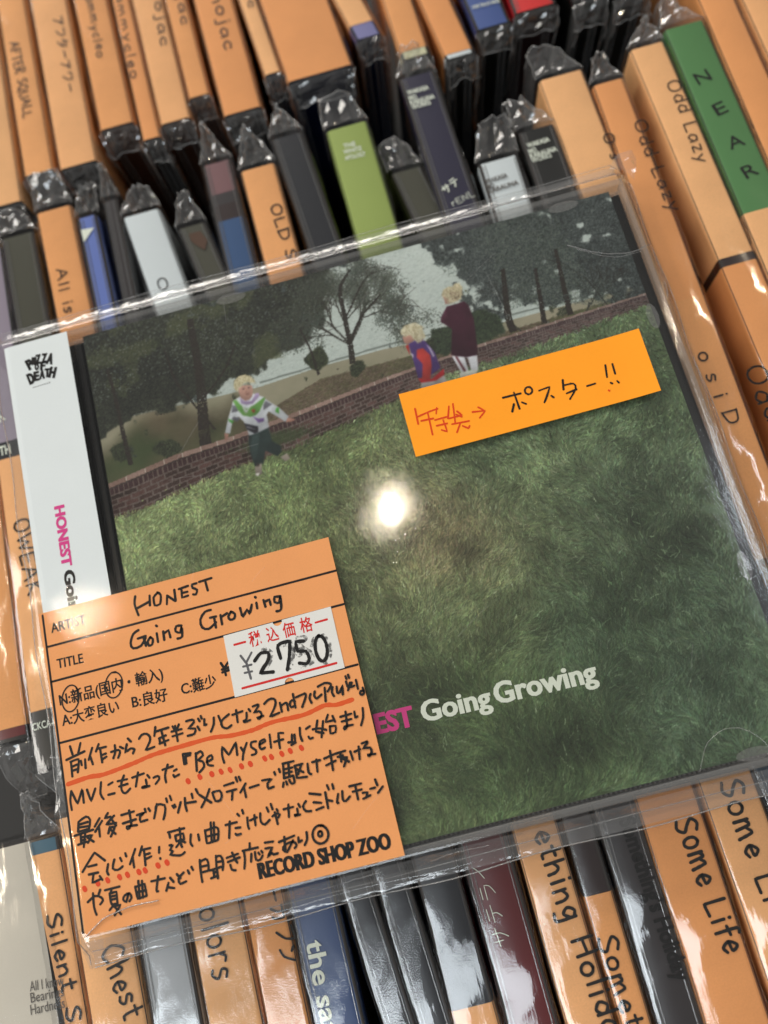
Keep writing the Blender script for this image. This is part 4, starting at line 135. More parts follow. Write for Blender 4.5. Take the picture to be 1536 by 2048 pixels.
 {'xn': 1.616, 'yn': -18.709, 'len': 12.5, 'w': 0.611, 'sl': -0.0002, 'z': -1.15, 'row': 'C', 'bands': [(10.84, 12.5, 'dark_brown_print', 0.35, 0), (0, 10.84, 'orange_paper', 3.5, 1)], 'text': [('hand', 'Something', (1.352, -8.618), (1.492, -11.319), 0.36, 'pen_ink', 0.055)], 'flaps': ('far',), 'label': 'narrow spine, black above an orange label lettered Some th', 'group': 'CDs filed spine up in the bottom row', 'mats': [('dark_brown_print', (44, 30, 30), 'gloss')], 'body': 'dark_case', 'flap': 0.85},
 {'xn': 2.391, 'yn': -18.779, 'len': 12.5, 'w': 0.873, 'sl': 0.0011, 'z': -1.15, 'row': 'C', 'bands': [(0, 12.5, 'smoke_print', 0.35, 0)], 'text': [('print', "Something's Holiday", (2.408, -6.674), (2.54, -9.661), 0.3, 'black_ink', 0.03)], 'flaps': ('far',), 'label': 'dark grey spine with black blackletter printing ending in Holiday', 'group': 'CDs filed spine up in the bottom row', 'mats': [('smoke_print', (50, 46, 48), 'gloss')], 'body': 'dark_case', 'flap': 0.85},
 {'xn': 3.409, 'yn': -18.828, 'len': 12.5, 'w': 1.215, 'sl': 0.0006, 'z': -1.15, 'row': 'C', 'bands': [(0, 12.5, 'orange_paper_deep', 3.5, 1)], 'text': [('hand', 'Some Life', (3.418, -6.954), (3.556, -9.386), 0.42, 'pen_ink', 0.06)], 'flaps': ('far',), 'label': 'broad orange spine lettered Some Life, the left one of the two', 'group': 'CDs filed spine up in the bottom row', 'mats': [], 'body': 'dark_case', 'flap': 0.85},
 {'xn': 4.826, 'yn': -18.833, 'len': 12.5, 'w': 1.099, 'sl': -0.015, 'z': -1.15, 'row': 'C', 'bands': [(0, 12.5, 'orange_paper', 3.5, 1)], 'text': [('hand', 'Some Life', (4.503, -6.475), (4.611, -9.328), 0.42, 'pen_ink', 0.06)], 'flaps': ('far',), 'label': 'orange spine lettered Some Life at the right edge of the picture', 'group': 'CDs filed spine up in the bottom row', 'mats': [], 'body': 'dark_case', 'flap': 0.85},
 {'xn': 6.574, 'yn': -18.882, 'len': 12.5, 'w': 0.882, 'sl': -0.0776, 'z': -1.15, 'row': 'C', 'bands': [(0, 12.5, 'dark_blue_print', 0.35, 0)], 'text': [], 'flaps': ('far',), 'label': 'dark blue spine in the corner under the right end of the album', 'group': 'CDs filed spine up in the bottom row', 'mats': [('dark_blue_print', (30, 60, 82), 'gloss')], 'body': 'dark_case', 'flap': 0.85}]

# ------------------------------------------------------------------ materials
def lin(c):
    c = np.asarray(c, float) / 255.0
    return np.where(c <= .04045, c / 12.92, ((c + .055) / 1.055) ** 2.4)
def col4(rgb): return tuple(float(v) for v in lin(rgb)) + (1.0,)
M = {}
def nodes(name):
    m = bpy.data.materials.new(name); m.use_nodes = True; nt = m.node_tree; M[name] = m
    for n in list(nt.nodes): nt.nodes.remove(n)
    return m, nt, nt.nodes.new('ShaderNodeOutputMaterial')
def bump(nt, scale, strength, detail=3, dist=.02, stretch=None):
    tc = nt.nodes.new('ShaderNodeTexCoord'); no = nt.nodes.new('ShaderNodeTexNoise'); bp = nt.nodes.new('ShaderNodeBump')
    no.inputs['Scale'].default_value = scale; no.inputs['Detail'].default_value = detail
    bp.inputs['Strength'].default_value = strength; bp.inputs['Distance'].default_value = dist
    if stretch:
        mp = nt.nodes.new('ShaderNodeMapping'); mp.inputs['Scale'].default_value = stretch
        nt.links.new(tc.outputs['Object'], mp.inputs['Vector']); nt.links.new(mp.outputs['Vector'], no.inputs['Vector'])
    else: nt.links.new(tc.outputs['Object'], no.inputs['Vector'])
    nt.links.new(no.outputs['Fac'], bp.inputs['Height']); return bp, no, tc
def paper(name, rgb, rough=.75, var=.07, grain=26, spec=.3, coat=0.0):
    m, nt, out = nodes(name); p = nt.nodes.new('ShaderNodeBsdfPrincipled')
    p.inputs['Roughness'].default_value = rough; p.inputs['Specular IOR Level'].default_value = spec
    p.inputs['Coat Weight'].default_value = coat; p.inputs['Coat Roughness'].default_value = .12
    bp, no, tc = bump(nt, grain, .12, 4, .01)
    n2 = nt.nodes.new('ShaderNodeTexNoise'); n2.inputs['Scale'].default_value = 1.3; n2.inputs['Detail'].default_value = 4
    nt.links.new(tc.outputs['Object'], n2.inputs['Vector'])
    ad = nt.nodes.new('ShaderNodeMath'); ad.operation = 'ADD'; nt.links.new(no.outputs['Fac'], ad.inputs[0]); nt.links.new(n2.outputs['Fac'], ad.inputs[1])
    mr = nt.nodes.new('ShaderNodeMapRange'); mr.inputs['From Min'].default_value = .6; mr.inputs['From Max'].default_value = 1.4
    mr.inputs['To Min'].default_value = 1 - var; mr.inputs['To Max'].default_value = 1 + var
    nt.links.new(ad.outputs[0], mr.inputs['Value'])
    mx = nt.nodes.new('ShaderNodeVectorMath'); mx.operation = 'SCALE'; mx.inputs[0].default_value = col4(rgb)[:3]
    nt.links.new(mr.outputs['Result'], mx.inputs['Scale']); nt.links.new(mx.outputs['Vector'], p.inputs['Base Color'])
    nt.links.new(bp.outputs['Normal'], p.inputs['Normal']); nt.links.new(p.outputs['BSDF'], out.inputs['Surface']); return m
def film(name, tint=(.97, .97, .97), rough=.06, gain=1.5, bs=2.2, bstr=.25, fine=0.0, base=0.0, stretch=None, haze=0.0, bdist=.05):
    m, nt, out = nodes(name)
    tr = nt.nodes.new('ShaderNodeBsdfTransparent'); tr.inputs['Color'].default_value = (*tint, 1)
    gl = nt.nodes.new('ShaderNodeBsdfGlossy'); gl.inputs['Roughness'].default_value = rough
    ge = nt.nodes.new('ShaderNodeNewGeometry'); dt = nt.nodes.new('ShaderNodeVectorMath'); dt.operation = 'DOT_PRODUCT'
    bp, no, tc = bump(nt, bs, bstr, 3, bdist, stretch)
    if fine:
        nf = nt.nodes.new('ShaderNodeTexNoise'); nf.inputs['Scale'].default_value = 30; nf.inputs['Detail'].default_value = 2
        nt.links.new(tc.outputs['Object'], nf.inputs['Vector'])
        b2 = nt.nodes.new('ShaderNodeBump'); b2.inputs['Strength'].default_value = fine; b2.inputs['Distance'].default_value = .004
        nt.links.new(nf.outputs['Fac'], b2.inputs['Height']); nt.links.new(bp.outputs['Normal'], b2.inputs['Normal']); bp = b2
    # Schlick reflectance of a thin sheet, the same from both sides
    nt.links.new(bp.outputs['Normal'], gl.inputs['Normal']); nt.links.new(bp.outputs['Normal'], dt.inputs[0]); nt.links.new(ge.outputs['Incoming'], dt.inputs[1])
    def mth(op, a, b=None, c=None):
        n = nt.nodes.new('ShaderNodeMath'); n.operation = op
        for i, q in enumerate((a, b, c)):
            if q is None: continue
            if isinstance(q, (int, float)): n.inputs[i].default_value = q
            else: nt.links.new(q, n.inputs[i])
        return n
    ab = mth('ABSOLUTE', dt.outputs['Value']); om = mth('SUBTRACT', 1.0, ab.outputs[0]); pw = mth('POWER', om.outputs[0], 5.0)
    fr = mth('MULTIPLY_ADD', pw.outputs[0], .9, .045); mu = mth('MULTIPLY_ADD', fr.outputs[0], gain, base); mu.use_clamp = True
    mx = nt.nodes.new('ShaderNodeMixShader'); nt.links.new(mu.outputs[0], mx.inputs['Fac'])
    nt.links.new(tr.outputs[0], mx.inputs[1]); nt.links.new(gl.outputs[0], mx.inputs[2]); last = mx
    if haze:
        df = nt.nodes.new('ShaderNodeBsdfDiffuse'); df.inputs['Color'].default_value = (.75, .75, .75, 1)
        m2 = nt.nodes.new('ShaderNodeMixShader'); m2.inputs['Fac'].default_value = haze
        nt.links.new(mx.outputs[0], m2.inputs[1]); nt.links.new(df.outputs[0], m2.inputs[2]); last = m2
    nt.links.new(last.outputs[0], out.inputs['Surface']); return m
def gloss(name, rgb, rough=.25, spec=.5):
    m, nt, out = nodes(name); p = nt.nodes.new('ShaderNodeBsdfPrincipled'); p.inputs['Base Color'].default_value = col4(rgb)
    p.inputs['Roughness'].default_value = rough; p.inputs['Specular IOR Level'].default_value = spec
    bp, no, tc = bump(nt, 4, .1, 3, .02); nt.links.new(bp.outputs['Normal'], p.inputs['Normal'])
    nt.links.new(p.outputs['BSDF'], out.inputs['Surface']); return m
def ink(name, rgb, rough=.5, alpha=None, patch=0):
    m, nt, out = nodes(name); p = nt.nodes.new('ShaderNodeBsdfPrincipled'); p.inputs['Base Color'].default_value = col4(rgb)
    p.inputs['Roughness'].default_value = rough; p.inputs['Specular IOR Level'].default_value = .25
    last = p
    if alpha is not None:
        tr = nt.nodes.new('ShaderNodeBsdfTransparent'); mx = nt.nodes.new('ShaderNodeMixShader'); mx.inputs['Fac'].default_value = alpha
        nt.links.new(tr.outputs[0], mx.inputs[1]); nt.links.new(p.outputs[0], mx.inputs[2]); last = mx
        if patch:
            tc = nt.nodes.new('ShaderNodeTexCoord'); no = nt.nodes.new('ShaderNodeTexNoise'); no.inputs['Scale'].default_value = patch; no.inputs['Detail'].default_value = 5
            nt.links.new(tc.outputs['Object'], no.inputs['Vector']); mr = nt.nodes.new('ShaderNodeMapRange')
            mr.inputs['From Min'].default_value = .44; mr.inputs['From Max'].default_value = .58; mr.inputs['To Max'].default_value = alpha
            nt.links.new(no.outputs['Fac'], mr.inputs['Value']); nt.links.new(mr.outputs['Result'], mx.inputs['Fac'])
    nt.links.new(last.outputs[0], out.inputs['Surface']); return m
ORANGE = (236, 166, 108)
for i_, c_ in enumerate(((245, 182, 124), (241, 172, 110), (248, 188, 130), (237, 166, 104))): paper('orange_paper_%d' % i_, c_, var=.1)
paper('orange_paper', ORANGE); paper('orange_paper_deep', (237, 162, 100)); paper('card_paper', (242, 164, 102), grain=34, var=.05)
paper('note_paper', (255, 160, 36), grain=30, var=.035, rough=.85); paper('white_paper', (226, 234, 236), var=.02, rough=.5)
paper('sticker_paper', (232, 232, 228), var=.04, grain=40)
ink('black_ink', (14, 13, 13)); ink('pen_ink', (24, 21, 19)); ink('red_ink', (214, 40, 36)); ink('magenta_ink', (216, 66, 140)); ink('white_ink', (232, 240, 226))
ink('red_pen', (214, 62, 16)); ink('marker_stroke', (240, 92, 34), alpha=.78); ink('marker_dot', (226, 70, 26), alpha=.95)
ink('scratch_mark', (225, 225, 225), alpha=.16); ink('smudge_ink', (60, 60, 62), alpha=.6, patch=11); ink('grey_pen', (96, 96, 100), alpha=.85); ink('grey_text', (96, 92, 88)); ink('soft_pen', (78, 52, 34))
film('case_plastic', (.97, .97, .965), .05, .55, 1.0, .02, base=.0)
film('case_edge_plastic', (.93, .925, .92), .12, 1.4, 6, .15, base=.02, haze=.13)
film('ridge_plastic', (.8, .8, .8), .12, 3.0, 3, .1, base=.10, haze=.10); gloss('end_black', (9, 9, 10), .55)
film('sleeve_film', (.985, .985, .985), .065, .85, 1.0, .03, fine=.2)
film('spine_film', (.975, .975, .975), .09, 1.9, 1.6, .30, fine=.15, stretch=(1.6, .35, 1.6))
film('flap_film', (.99, .99, .99), .09, 2.0, 1.1, .5, base=.015, haze=.055, bdist=.14)
film('margin_film', (.97, .97, .97), .12, 2.0, 2.0, .5, base=.03, haze=.10, bdist=.12, stretch=(.6, 1.4, 1))
film('seam_film', (.8, .8, .8), .2, 2.0, 8, .5, base=.15, haze=.25)
gloss('black_tray', (14, 15, 17), .3); gloss('dark_shelf', (16, 15, 15), .6); gloss('dark_case', (58, 54, 52), .2)

# ------------------------------------------------------------------ mesh helpers
def mesh_obj(name, vs, fs, mat, parent=None, smooth=False, mats=None, fm=None):
    me = bpy.data.meshes.new(name)
    off = Vector(parent.location) if parent else Vector((0, 0, 0))
    par2 = parent.parent if parent else None
    while par2: off = off + Vector(par2.location); par2 = par2.parent
    me.from_pydata([(v[0] - off.x, v[1] - off.y, v[2] - off.z) for v in vs], [], fs)
    for mm in ([mat] if mats is None else mats): me.materials.append(M[mm])
    if fm is not None: me.polygons.foreach_set('material_index', fm)
    if smooth: me.polygons.foreach_set('use_smooth', [True] * len(me.polygons))
    me.update(); o = bpy.data.objects.new(name, me); sc.collection.objects.link(o)
    if parent: o.parent = parent
    return o
def root(name, loc, label, cat, group=None):
    o = bpy.data.objects.new(name, None); o.empty_display_size = .5; sc.collection.objects.link(o); o.location = loc
    o['label'] = label; o['category'] = cat
    if group: o['group'] = group
    return o
class MB:
    def __init__(s): s.v = []; s.f = []
    def box(s, x0, x1, y0, y1, z0, z1, bev=0):
        b = len(s.v); e = bev
        if e:
            for z, k in ((z0, 0), (z1 - e, 0), (z1, e)):
                s.v += [(x0 + k, y0 + k, z), (x1 - k, y0 + k, z), (x1 - k, y1 - k, z), (x0 + k, y1 - k, z)]
            s.f.append((b + 3, b + 2, b + 1, b))
            for r in (0, 4):
                for i in range(4): j = (i + 1) % 4; s.f.append((b + r + i, b + r + j, b + r + 4 + j, b + r + 4 + i))
            s.f.append((b + 8, b + 9, b + 10, b + 11)); return
        s.v += [(x, y, z) for z in (z0, z1) for x, y in ((x0, y0), (x1, y0), (x1, y1), (x0, y1))]
        s.f += [(b + 3, b + 2, b + 1, b), (b + 4, b + 5, b + 6, b + 7)] + [(b + i, b + (i + 1) % 4, b + 4 + (i + 1) % 4, b + 4 + i) for i in range(4)]
    def grid(s, P):            # P: rows x cols of points
        b = len(s.v); R, Cn = len(P), len(P[0])
        for r in P: s.v += [tuple(q) for q in r]
        for i in range(R - 1):
            for j in range(Cn - 1): s.f.append((b + i * Cn + j, b + i * Cn + j + 1, b + (i + 1) * Cn + j + 1, b + (i + 1) * Cn + j))
    def tube(s, pts, r, n=5):
        pts = [Vector(p) for p in pts]; b = len(s.v)
        for i, p in enumerate(pts):
            d = (pts[min(i + 1, len(pts) - 1)] - pts[max(i - 1, 0)]).normalized()
            a = d.cross(Vector((.3, .2, 1))).normalized(); c = d.cross(a)
            for k in range(n): t = 2 * math.pi * k / n; s.v.append(tuple(p + a * r * math.cos(t) + c * r * math.sin(t)))
        for i in range(len(pts) - 1):
            for k in range(n): s.f.append((b + i * n + k, b + i * n + (k + 1) % n, b + (i + 1) * n + (k + 1) % n, b + (i + 1) * n + k))
    def obj(s, name, mat, parent=None, smooth=False): return mesh_obj(name, s.v, s.f, mat, parent, smooth)

def smooth_line(p, per=.06, soft=False):
    if len(p) < 3:
        return [np.array(q, float) for q in p]
    P = [np.array(q, float) for q in p]; P = [2 * P[0] - P[1]] + P + [2 * P[-1] - P[-2]]; out = []
    for i in range(1, len(P) - 2):
        a, b, c, d = P[i - 1:i + 3]
        n = max(2, int(np.linalg.norm(c - b) / per))
        # sharp corners stay sharp
        u = b - a; v = c - b; x = d - c
        k0 = .5 if soft or np.dot(u, v) > .1 * np.linalg.norm(u) * np.linalg.norm(v) else .08
        k1 = .5 if soft or np.dot(v, x) > .1 * np.linalg.norm(v) * np.linalg.norm(x) else .08
        m0 = (c - a) * k0; m1 = (d - b) * k1
        for t in np.arange(n) / n:
            h = t * t; g = h * t
            out.append((2 * g - 3 * h + 1) * b + (g - 2 * h + t) * m0 + (-2 * g + 3 * h) * c + (g - h) * m1)
    out.append(P[-2]); return out
def ribbon(mb, line, wd, z, seed=0, ragged=.10):
    """one pen stroke: a flat inked band with round ends"""
    L = smooth_line(line); L = [q for i, q in enumerate(L) if i == 0 or np.linalg.norm(q - L[i - 1]) > 1e-4]
    if len(L) == 1: L = [L[0], L[0] + np.array([1e-3, 0])]
    r = random.Random(seed); n = len(L); hw = wd / 2; left = []; right = []
    for i in range(n):
        d = L[min(i + 1, n - 1)] - L[max(i - 1, 0)]; d = d / (np.linalg.norm(d) + 1e-9); nn = np.array([-d[1], d[0]])
        k = hw * (1 + r.uniform(-ragged, ragged)); left.append(L[i] + nn * k); right.append(L[i] - nn * k)
    b = len(mb.v); cap0 = []; cap1 = []
    d0 = L[1] - L[0]; a0 = math.atan2(d0[1], d0[0]); d1 = L[-1] - L[-2]; a1 = math.atan2(d1[1], d1[0])
    for k in range(1, 4):
        t = a0 + math.pi / 2 + math.pi * k / 4; cap0.append(L[0] + hw * np.array([math.cos(t), math.sin(t)]))
        t = a1 - math.pi / 2 + math.pi * k / 4; cap1.append(L[-1] + hw * np.array([math.cos(t), math.sin(t)]))
    for a, c in zip(left, right): mb.v += [(a[0], a[1], z), (c[0], c[1], z)]
    for i in range(n - 1): mb.f.append((b + 2 * i + 1, b + 2 * i + 3, b + 2 * i + 2, b + 2 * i))
    e = len(mb.v); mb.v += [(q[0], q[1], z) for q in cap0]; mb.f.append((b, e, e + 1, e + 2, b + 1))
    e = len(mb.v); mb.v += [(q[0], q[1], z) for q in cap1]; mb.f.append((b + 2 * n - 1, e, e + 1, e + 2, b + 2 * n - 2))
def strokes(name, lines, wd, z, mat, parent):
    mb = MB()
    for i, l in enumerate(lines): ribbon(mb, l, wd, z + .00012 * i, i)
    return mb.obj(name, mat, parent)
def print_text(name, spec, parent, italic=0, fat=0):
    """printed lettering: outline glyphs fitted between two baseline points at a cap height"""
    s, x0, y0, x1, y1, h, z, bold, mat = spec
    cu = bpy.data.curves.new(name, 'FONT'); cu.body = s; cu.size = 1.0; cu.offset = 0; cu.resolution_u = 3
    cu.space_character = 1.0 if not bold else 1.0 + bold * .4
    o = bpy.data.objects.new(name, cu); sc.collection.objects.link(o); bpy.context.view_layer.update()
    cu2 = cu.copy(); cu2.body = 'H'; o2 = bpy.data.objects.new('cap', cu2); sc.collection.objects.link(o2); bpy.context.view_layer.update()
    cap = o2.dimensions.y; bpy.data.objects.remove(o2)
    length = math.hypot(x1 - x0, y1 - y0); nat = max(o.dimensions.x, 1e-3)
    sy = h / cap; sx = length / nat
    if bold: cu.offset = bold
    bpy.context.view_layer.update()
    dg = bpy.context.evaluated_depsgraph_get(); me0 = o.evaluated_get(dg).to_mesh()
    co = np.array([v.co[:] for v in me0.vertices]); fs = [tuple(p.vertices) for p in me0.polygons]
    o.evaluated_get(dg).to_mesh_clear(); bpy.data.objects.remove(o)
    xmin = co[:, 0].min(); nat = co[:, 0].max() - xmin; sx = length / nat
    a = math.atan2(y1 - y0, x1 - x0); X = (co[:, 0] - xmin) * sx + italic * co[:, 1] * sy; Y = co[:, 1] * sy
    vs = []; f0 = fs; fs = []
    for i, sh in enumerate([0] if not fat else [-fat, -fat / 2, 0, fat / 2, fat]):
        fs += [tuple(k + len(vs) for k in f) for f in f0]
        vs += [(x0 + (p + sh) * math.cos(a) - q * math.sin(a), y0 + (p + sh) * math.sin(a) + q * math.cos(a), z + .0002 * i) for p, q in zip(X, Y)]
    return mesh_obj(name, vs, fs, mat, parent)

# single-line hand alphabet: glyph -> (width, strokes)
G = {
 'A': (.75, '0,0 .35,1 .7,0;.12,.35 .6,.38'), 'F': (.6, '.05,1 .08,0;.05,1 .6,.95;.07,.55 .5,.55'), 'T': (.7, '0,1 .7,.98;.35,1 .36,0'),
 'E': (.6, '.05,1 .05,0 .58,.02;.05,1 .58,1;.05,.52 .5,.52'), 'R': (.65, '.05,0 .05,1 .5,.95 .55,.7 .08,.5 .6,0'), 'S': (.6, '.58,.88 .3,1 .08,.78 .3,.52 .55,.3 .35,.02 .02,.12'),
 'Q': (.75, '.35,0 .03,.4 .3,1 .68,.6 .35,0;.4,.25 .72,-.1'), 'U': (.65, '.03,1 .05,.2 .33,0 .6,.25 .62,1'), 'L': (.55, '.05,1 .05,0 .55,.02'),
 'O': (.75, '.38,1 .12,.88 .03,.5 .12,.13 .35,0 .6,.14 .69,.5 .6,.87 .36,1 .3,.97'), 'D': (.7, '.08,1 .08,0;.05,1 .6,.8 .62,.25 .06,0'), 'W': (.9, '0,1 .2,0 .45,.7 .65,0 .9,1'), 'K': (.65, '.06,1 .06,0;.55,1 .08,.45 .6,0'),
 'C': (.65, '.62,.85 .35,1 .05,.5 .3,0 .65,.12'), 'H': (.7, '.05,1 .05,0;.6,1 .62,0;.05,.5 .6,.52'), 'N': (.7, '.05,0 .05,1 .6,0 .62,1'), 'I': (.3, '.15,1 .15,0'), 'B': (.6, '.05,0 .05,1 .45,.85 .1,.52 .55,.3 .4,.02 .05,0'),
 'o': (.5, '.27,.6 .1,.52 .03,.3 .1,.08 .25,0 .4,.08 .47,.3 .4,.52 .24,.6'), 'd': (.5, '.45,1 .45,0;.45,.45 .2,.6 .03,.25 .25,0 .45,.2'), 'a': (.5, '.42,.5 .18,.6 .03,.25 .2,0 .42,.25;.42,.58 .47,0'),
 'z': (.45, '.03,.6 .42,.6 .05,.02 .47,.02'), 'y': (.5, '.03,.6 .22,.15;.47,.6 .12,-.35'), 'm': (.75, '.05,.6 .05,0;.05,.45 .25,.6 .35,0;.35,.45 .55,.6 .68,0'), 'c': (.45, '.42,.5 .2,.6 .03,.3 .2,0 .43,.08'),
 'l': (.2, '.1,1 .1,0'), 'e': (.45, '.05,.3 .42,.35 .25,.6 .04,.3 .22,0 .43,.1'), 'n': (.5, '.05,.6 .05,0;.05,.42 .3,.6 .43,.4 .45,0'), 'j': (.3, '.2,.6 .2,-.25 0,-.3;.2,.85 .2,.9'), 'k': (.5, '.05,1 .05,0;.4,.6 .06,.28 .45,0'),
 'i': (.2, '.1,.6 .1,0;.1,.85 .1,.9'), 's': (.4, '.38,.52 .15,.6 .06,.42 .36,.2 .2,0 .02,.06'), 't': (.4, '.2,.95 .2,.1 .38,0;.02,.62 .4,.62'), 'h': (.5, '.05,1 .05,0;.05,.4 .28,.6 .42,.4 .45,0'),
 'g': (.5, '.42,.5 .2,.62 .04,.35 .22,.1 .42,.35;.42,.6 .4,-.3 .1,-.3'), 'f': (.4, '.4,.95 .2,.95 .18,0;.02,.55 .38,.58'), 'r': (.4, '.05,.6 .05,0;.05,.4 .2,.6 .38,.55'), 'p': (.5, '.05,.6 .05,-.35;.05,.5 .35,.6 .45,.25 .07,.05'), ' ': (.35, ''),
 'ア': (.8, '.05,.9 .75,.9 .5,.6;.42,.75 .38,.4 .15,.05'), 'フ': (.8, '.08,.85 .7,.85 .6,.4 .2,.02'), 'タ': (.8, '.3,1 .05,.5;.25,.8 .7,.78 .55,.3 .15,0;.25,.55 .55,.4'), 'ー': (.7, '.05,.5 .65,.52'), 'ワ': (.8, '.1,.6 .1,.9 .7,.88 .6,.4 .3,0'),
 'サ': (.85, '.03,.68 .82,.68;.25,.95 .25,.4;.6,.95 .58,.45 .35,.02'), 'テ': (.8, '.15,.95 .65,.95;.03,.62 .78,.62;.42,.62 .4,.3 .2,.02'), 'ラ': (.75, '.12,.95 .62,.95;.05,.65 .68,.65 .6,.3 .25,.02'), 'イ': (.7, '.6,.95 .4,.7 .05,.45;.38,.68 .38,0'),
 'ブ': (.85, '.08,.8 .65,.8 .55,.4 .2,.02;.65,1 .72,.88;.8,1 .87,.88'), 'ン': (.75, '.05,.85 .25,.7;.05,.05 .4,.2 .7,.75'), 'ガ': (.85, '.05,.7 .65,.7 .6,.2 .5,.05;.35,.95 .3,.4 .08,.05;.72,1 .78,.88;.85,.98 .9,.86'),
}
SOFT = set('OoCcSsdaeghmnpQUDBjtfrn')
def hand_text(name, s, p0, p1, h, z, mat, parent, wd=.045, seed=1, upright=False):
    """hand lettering between two points; letters stand to the left of the writing direction"""
    r = random.Random(seed); p0 = np.array(p0, float); p1 = np.array(p1, float); D = p1 - p0; L = np.linalg.norm(D); d = D / L; up = np.array([-d[1], d[0]])
    tot = sum(G[c][0] + .18 for c in s) - .18; k = L / (tot * h) if not upright else 1; x = 0; out = []
    for c in s:
        wdt, g = G[c]; jy = r.uniform(-.07, .07); js = r.uniform(.92, 1.08); rot = r.uniform(-.07, .07)
        for st in g.split(';'):
            if not st: continue
            pts = []
            for q in st.split():
                a, b = map(float, q.split(',')); a2 = (x + a) * h * k; b2 = (b * js + jy + rot * a) * h
                pts.append(tuple(p0 + d * a2 + up * b2))
            out.append([tuple(q) for q in smooth_line(pts, .03, True)] if c in SOFT and len(pts) > 2 else pts)
        x += wdt + .18
    return strokes(name, out, wd, z, mat, parent)

# ------------------------------------------------------------------ the print on the booklet (colour painted per vertex)
W_, H_ = 12.1, 12.0; PX = 60; NX, NY = int(W_ * PX), int(H_ * PX)
def cidx(x, y): return (np.asarray(x) + W_ / 2) * PX, (np.asarray(y) + H_ / 2) * PX
def lowfreq(cells, octaves=3):
    out = np.zeros((NY, NX)); amp = 1; tot = 0
    for o in range(octaves):
        n = cells * 2 ** o; g = rng.random((n + 2, n + 2)); yy = np.linspace(0, n, NY); xx = np.linspace(0, n, NX)
        i = np.minimum(yy.astype(int), n); j = np.minimum(xx.astype(int), n); fy = (yy - i)[:, None]; fx = (xx - j)[None]
        fy = fy * fy * (3 - 2 * fy); fx = fx * fx * (3 - 2 * fx)
        out += amp * ((g[i][:, j] * (1 - fx) + g[i][:, j + 1] * fx) * (1 - fy) + (g[i + 1][:, j] * (1 - fx) + g[i + 1][:, j + 1] * fx) * fy); tot += amp; amp *= .55
    return out / tot
def polymask(poly, ss=2):
    X, Y = cidx([p[0] for p in poly], [p[1] for p in poly]); x0, x1 = max(0, int(X.min()) - 1), min(NX, int(X.max()) + 2); y0, y1 = max(0, int(Y.min()) - 1), min(NY, int(Y.max()) + 2)
    m = np.zeros((NY, NX))
    if x1 <= x0 or y1 <= y0: return m
    acc = np.zeros((y1 - y0, x1 - x0))
    for a in range(ss):
        for b in range(ss):
            gx = (np.arange(x0, x1) + (a + .5) / ss - .5)[None]; gy = (np.arange(y0, y1) + (b + .5) / ss - .5)[:, None]; ins = np.zeros(acc.shape, bool)
            for i in range(len(X)):
                xa, ya, xb, yb = X[i], Y[i], X[i - 1], Y[i - 1]
                if ya == yb: continue
                ins ^= ((ya > gy) != (yb > gy)) & (gx < (xb - xa) * (gy - ya) / (yb - ya) + xa)
            acc += ins
    m[y0:y1, x0:x1] = acc / ss / ss; return m
img = np.zeros((NY, NX, 3))
GY, GX = np.mgrid[0:NY, 0:NX]; CXm = GX / PX - W_ / 2; CYm = GY / PX - H_ / 2
def fill(mask, c, a=1.0):
    global img
    m = (mask * a)[..., None]; img = img * (1 - m) + np.asarray(c, float) * m
def put(x, y, c, a):
    ix, iy = cidx(x, y); ix = np.round(ix).astype(int); iy = np.round(iy).astype(int); ok = (ix >= 0) & (ix < NX) & (iy >= 0) & (iy < NY)
    a = np.broadcast_to(a, ix.shape)[ok][:, None]; c = np.broadcast_to(c, ix.shape + (3,))[ok]; ix = ix[ok]; iy = iy[ok]
    img[iy, ix] = img[iy, ix] * (1 - a) + c * a
def blades(x, y, ang, ln, bend, c, a, K=8):
    n = len(x)
    for k in range(K):
        t = k / (K - 1); an = ang + bend * (t - .5); put(x + np.cos(an) * ln * t, y + np.sin(an) * ln * t, c, a * (1 - .5 * t))
def scatter(mask, n):
    f = mask.ravel(); s = f.sum()
    if s <= 0: return np.zeros(0), np.zeros(0)
    i = rng.choice(f.size, n, p=f / s); return (i % NX + rng.random(n)) / PX - W_ / 2, (i // NX + rng.random(n)) / PX - H_ / 2
def pick(cols, n, jit=6):
    c = np.array(cols, float)[rng.integers(0, len(cols), n)]; return np.clip(c + rng.normal(0, jit, (n, 1)) + rng.normal(0, 2, (n, 3)), 0, 255)
# sky and water
fill(np.ones((NY, NX)), (174, 185, 182)); lf = lowfreq(5); img += ((lf - .5) * 34)[..., None] + (rng.random((NY, NX, 1)) - .5) * 16
x, y = scatter(np.ones((NY, NX)) * (CYm > 1.5), 16000); blades(x, y, rng.normal(0, .2, 16000), rng.uniform(.03, .1, 16000), 0, pick([(188, 198, 193), (140, 152, 150)], 16000), .5, 4)
sh = polymask(COV['shore'][0]); fill(sh, (150, 144, 126)); fill(sh * lowfreq(24), (110, 112, 92), .7)
for l in COV['shoretop']:
    for (xa, ya), (xb, yb) in zip(l, l[1:]):
        t = np.linspace(0, 1, 500)
        for o in (0, .015, .03): put(xa + (xb - xa) * t, ya + (yb - ya) * t + o, (96, 104, 100), .7)
dm = polymask(COV['dirt'][0]); fill(dm, (88, 76, 64)); img = img * (1 - dm[..., None]) + img * dm[..., None] * (.6 + .8 * lowfreq(30, 4))[..., None]; fill(dm * np.clip(lowfreq(9) * 3 - 1.3, 0, 1), (66, 78, 50), .85)
x, y = scatter(dm, 9000); blades(x, y, rng.normal(.1, .3, 9000), rng.uniform(.02, .07, 9000), 0, pick([(112, 100, 86), (70, 62, 52), (84, 88, 60)], 9000), .5, 4)
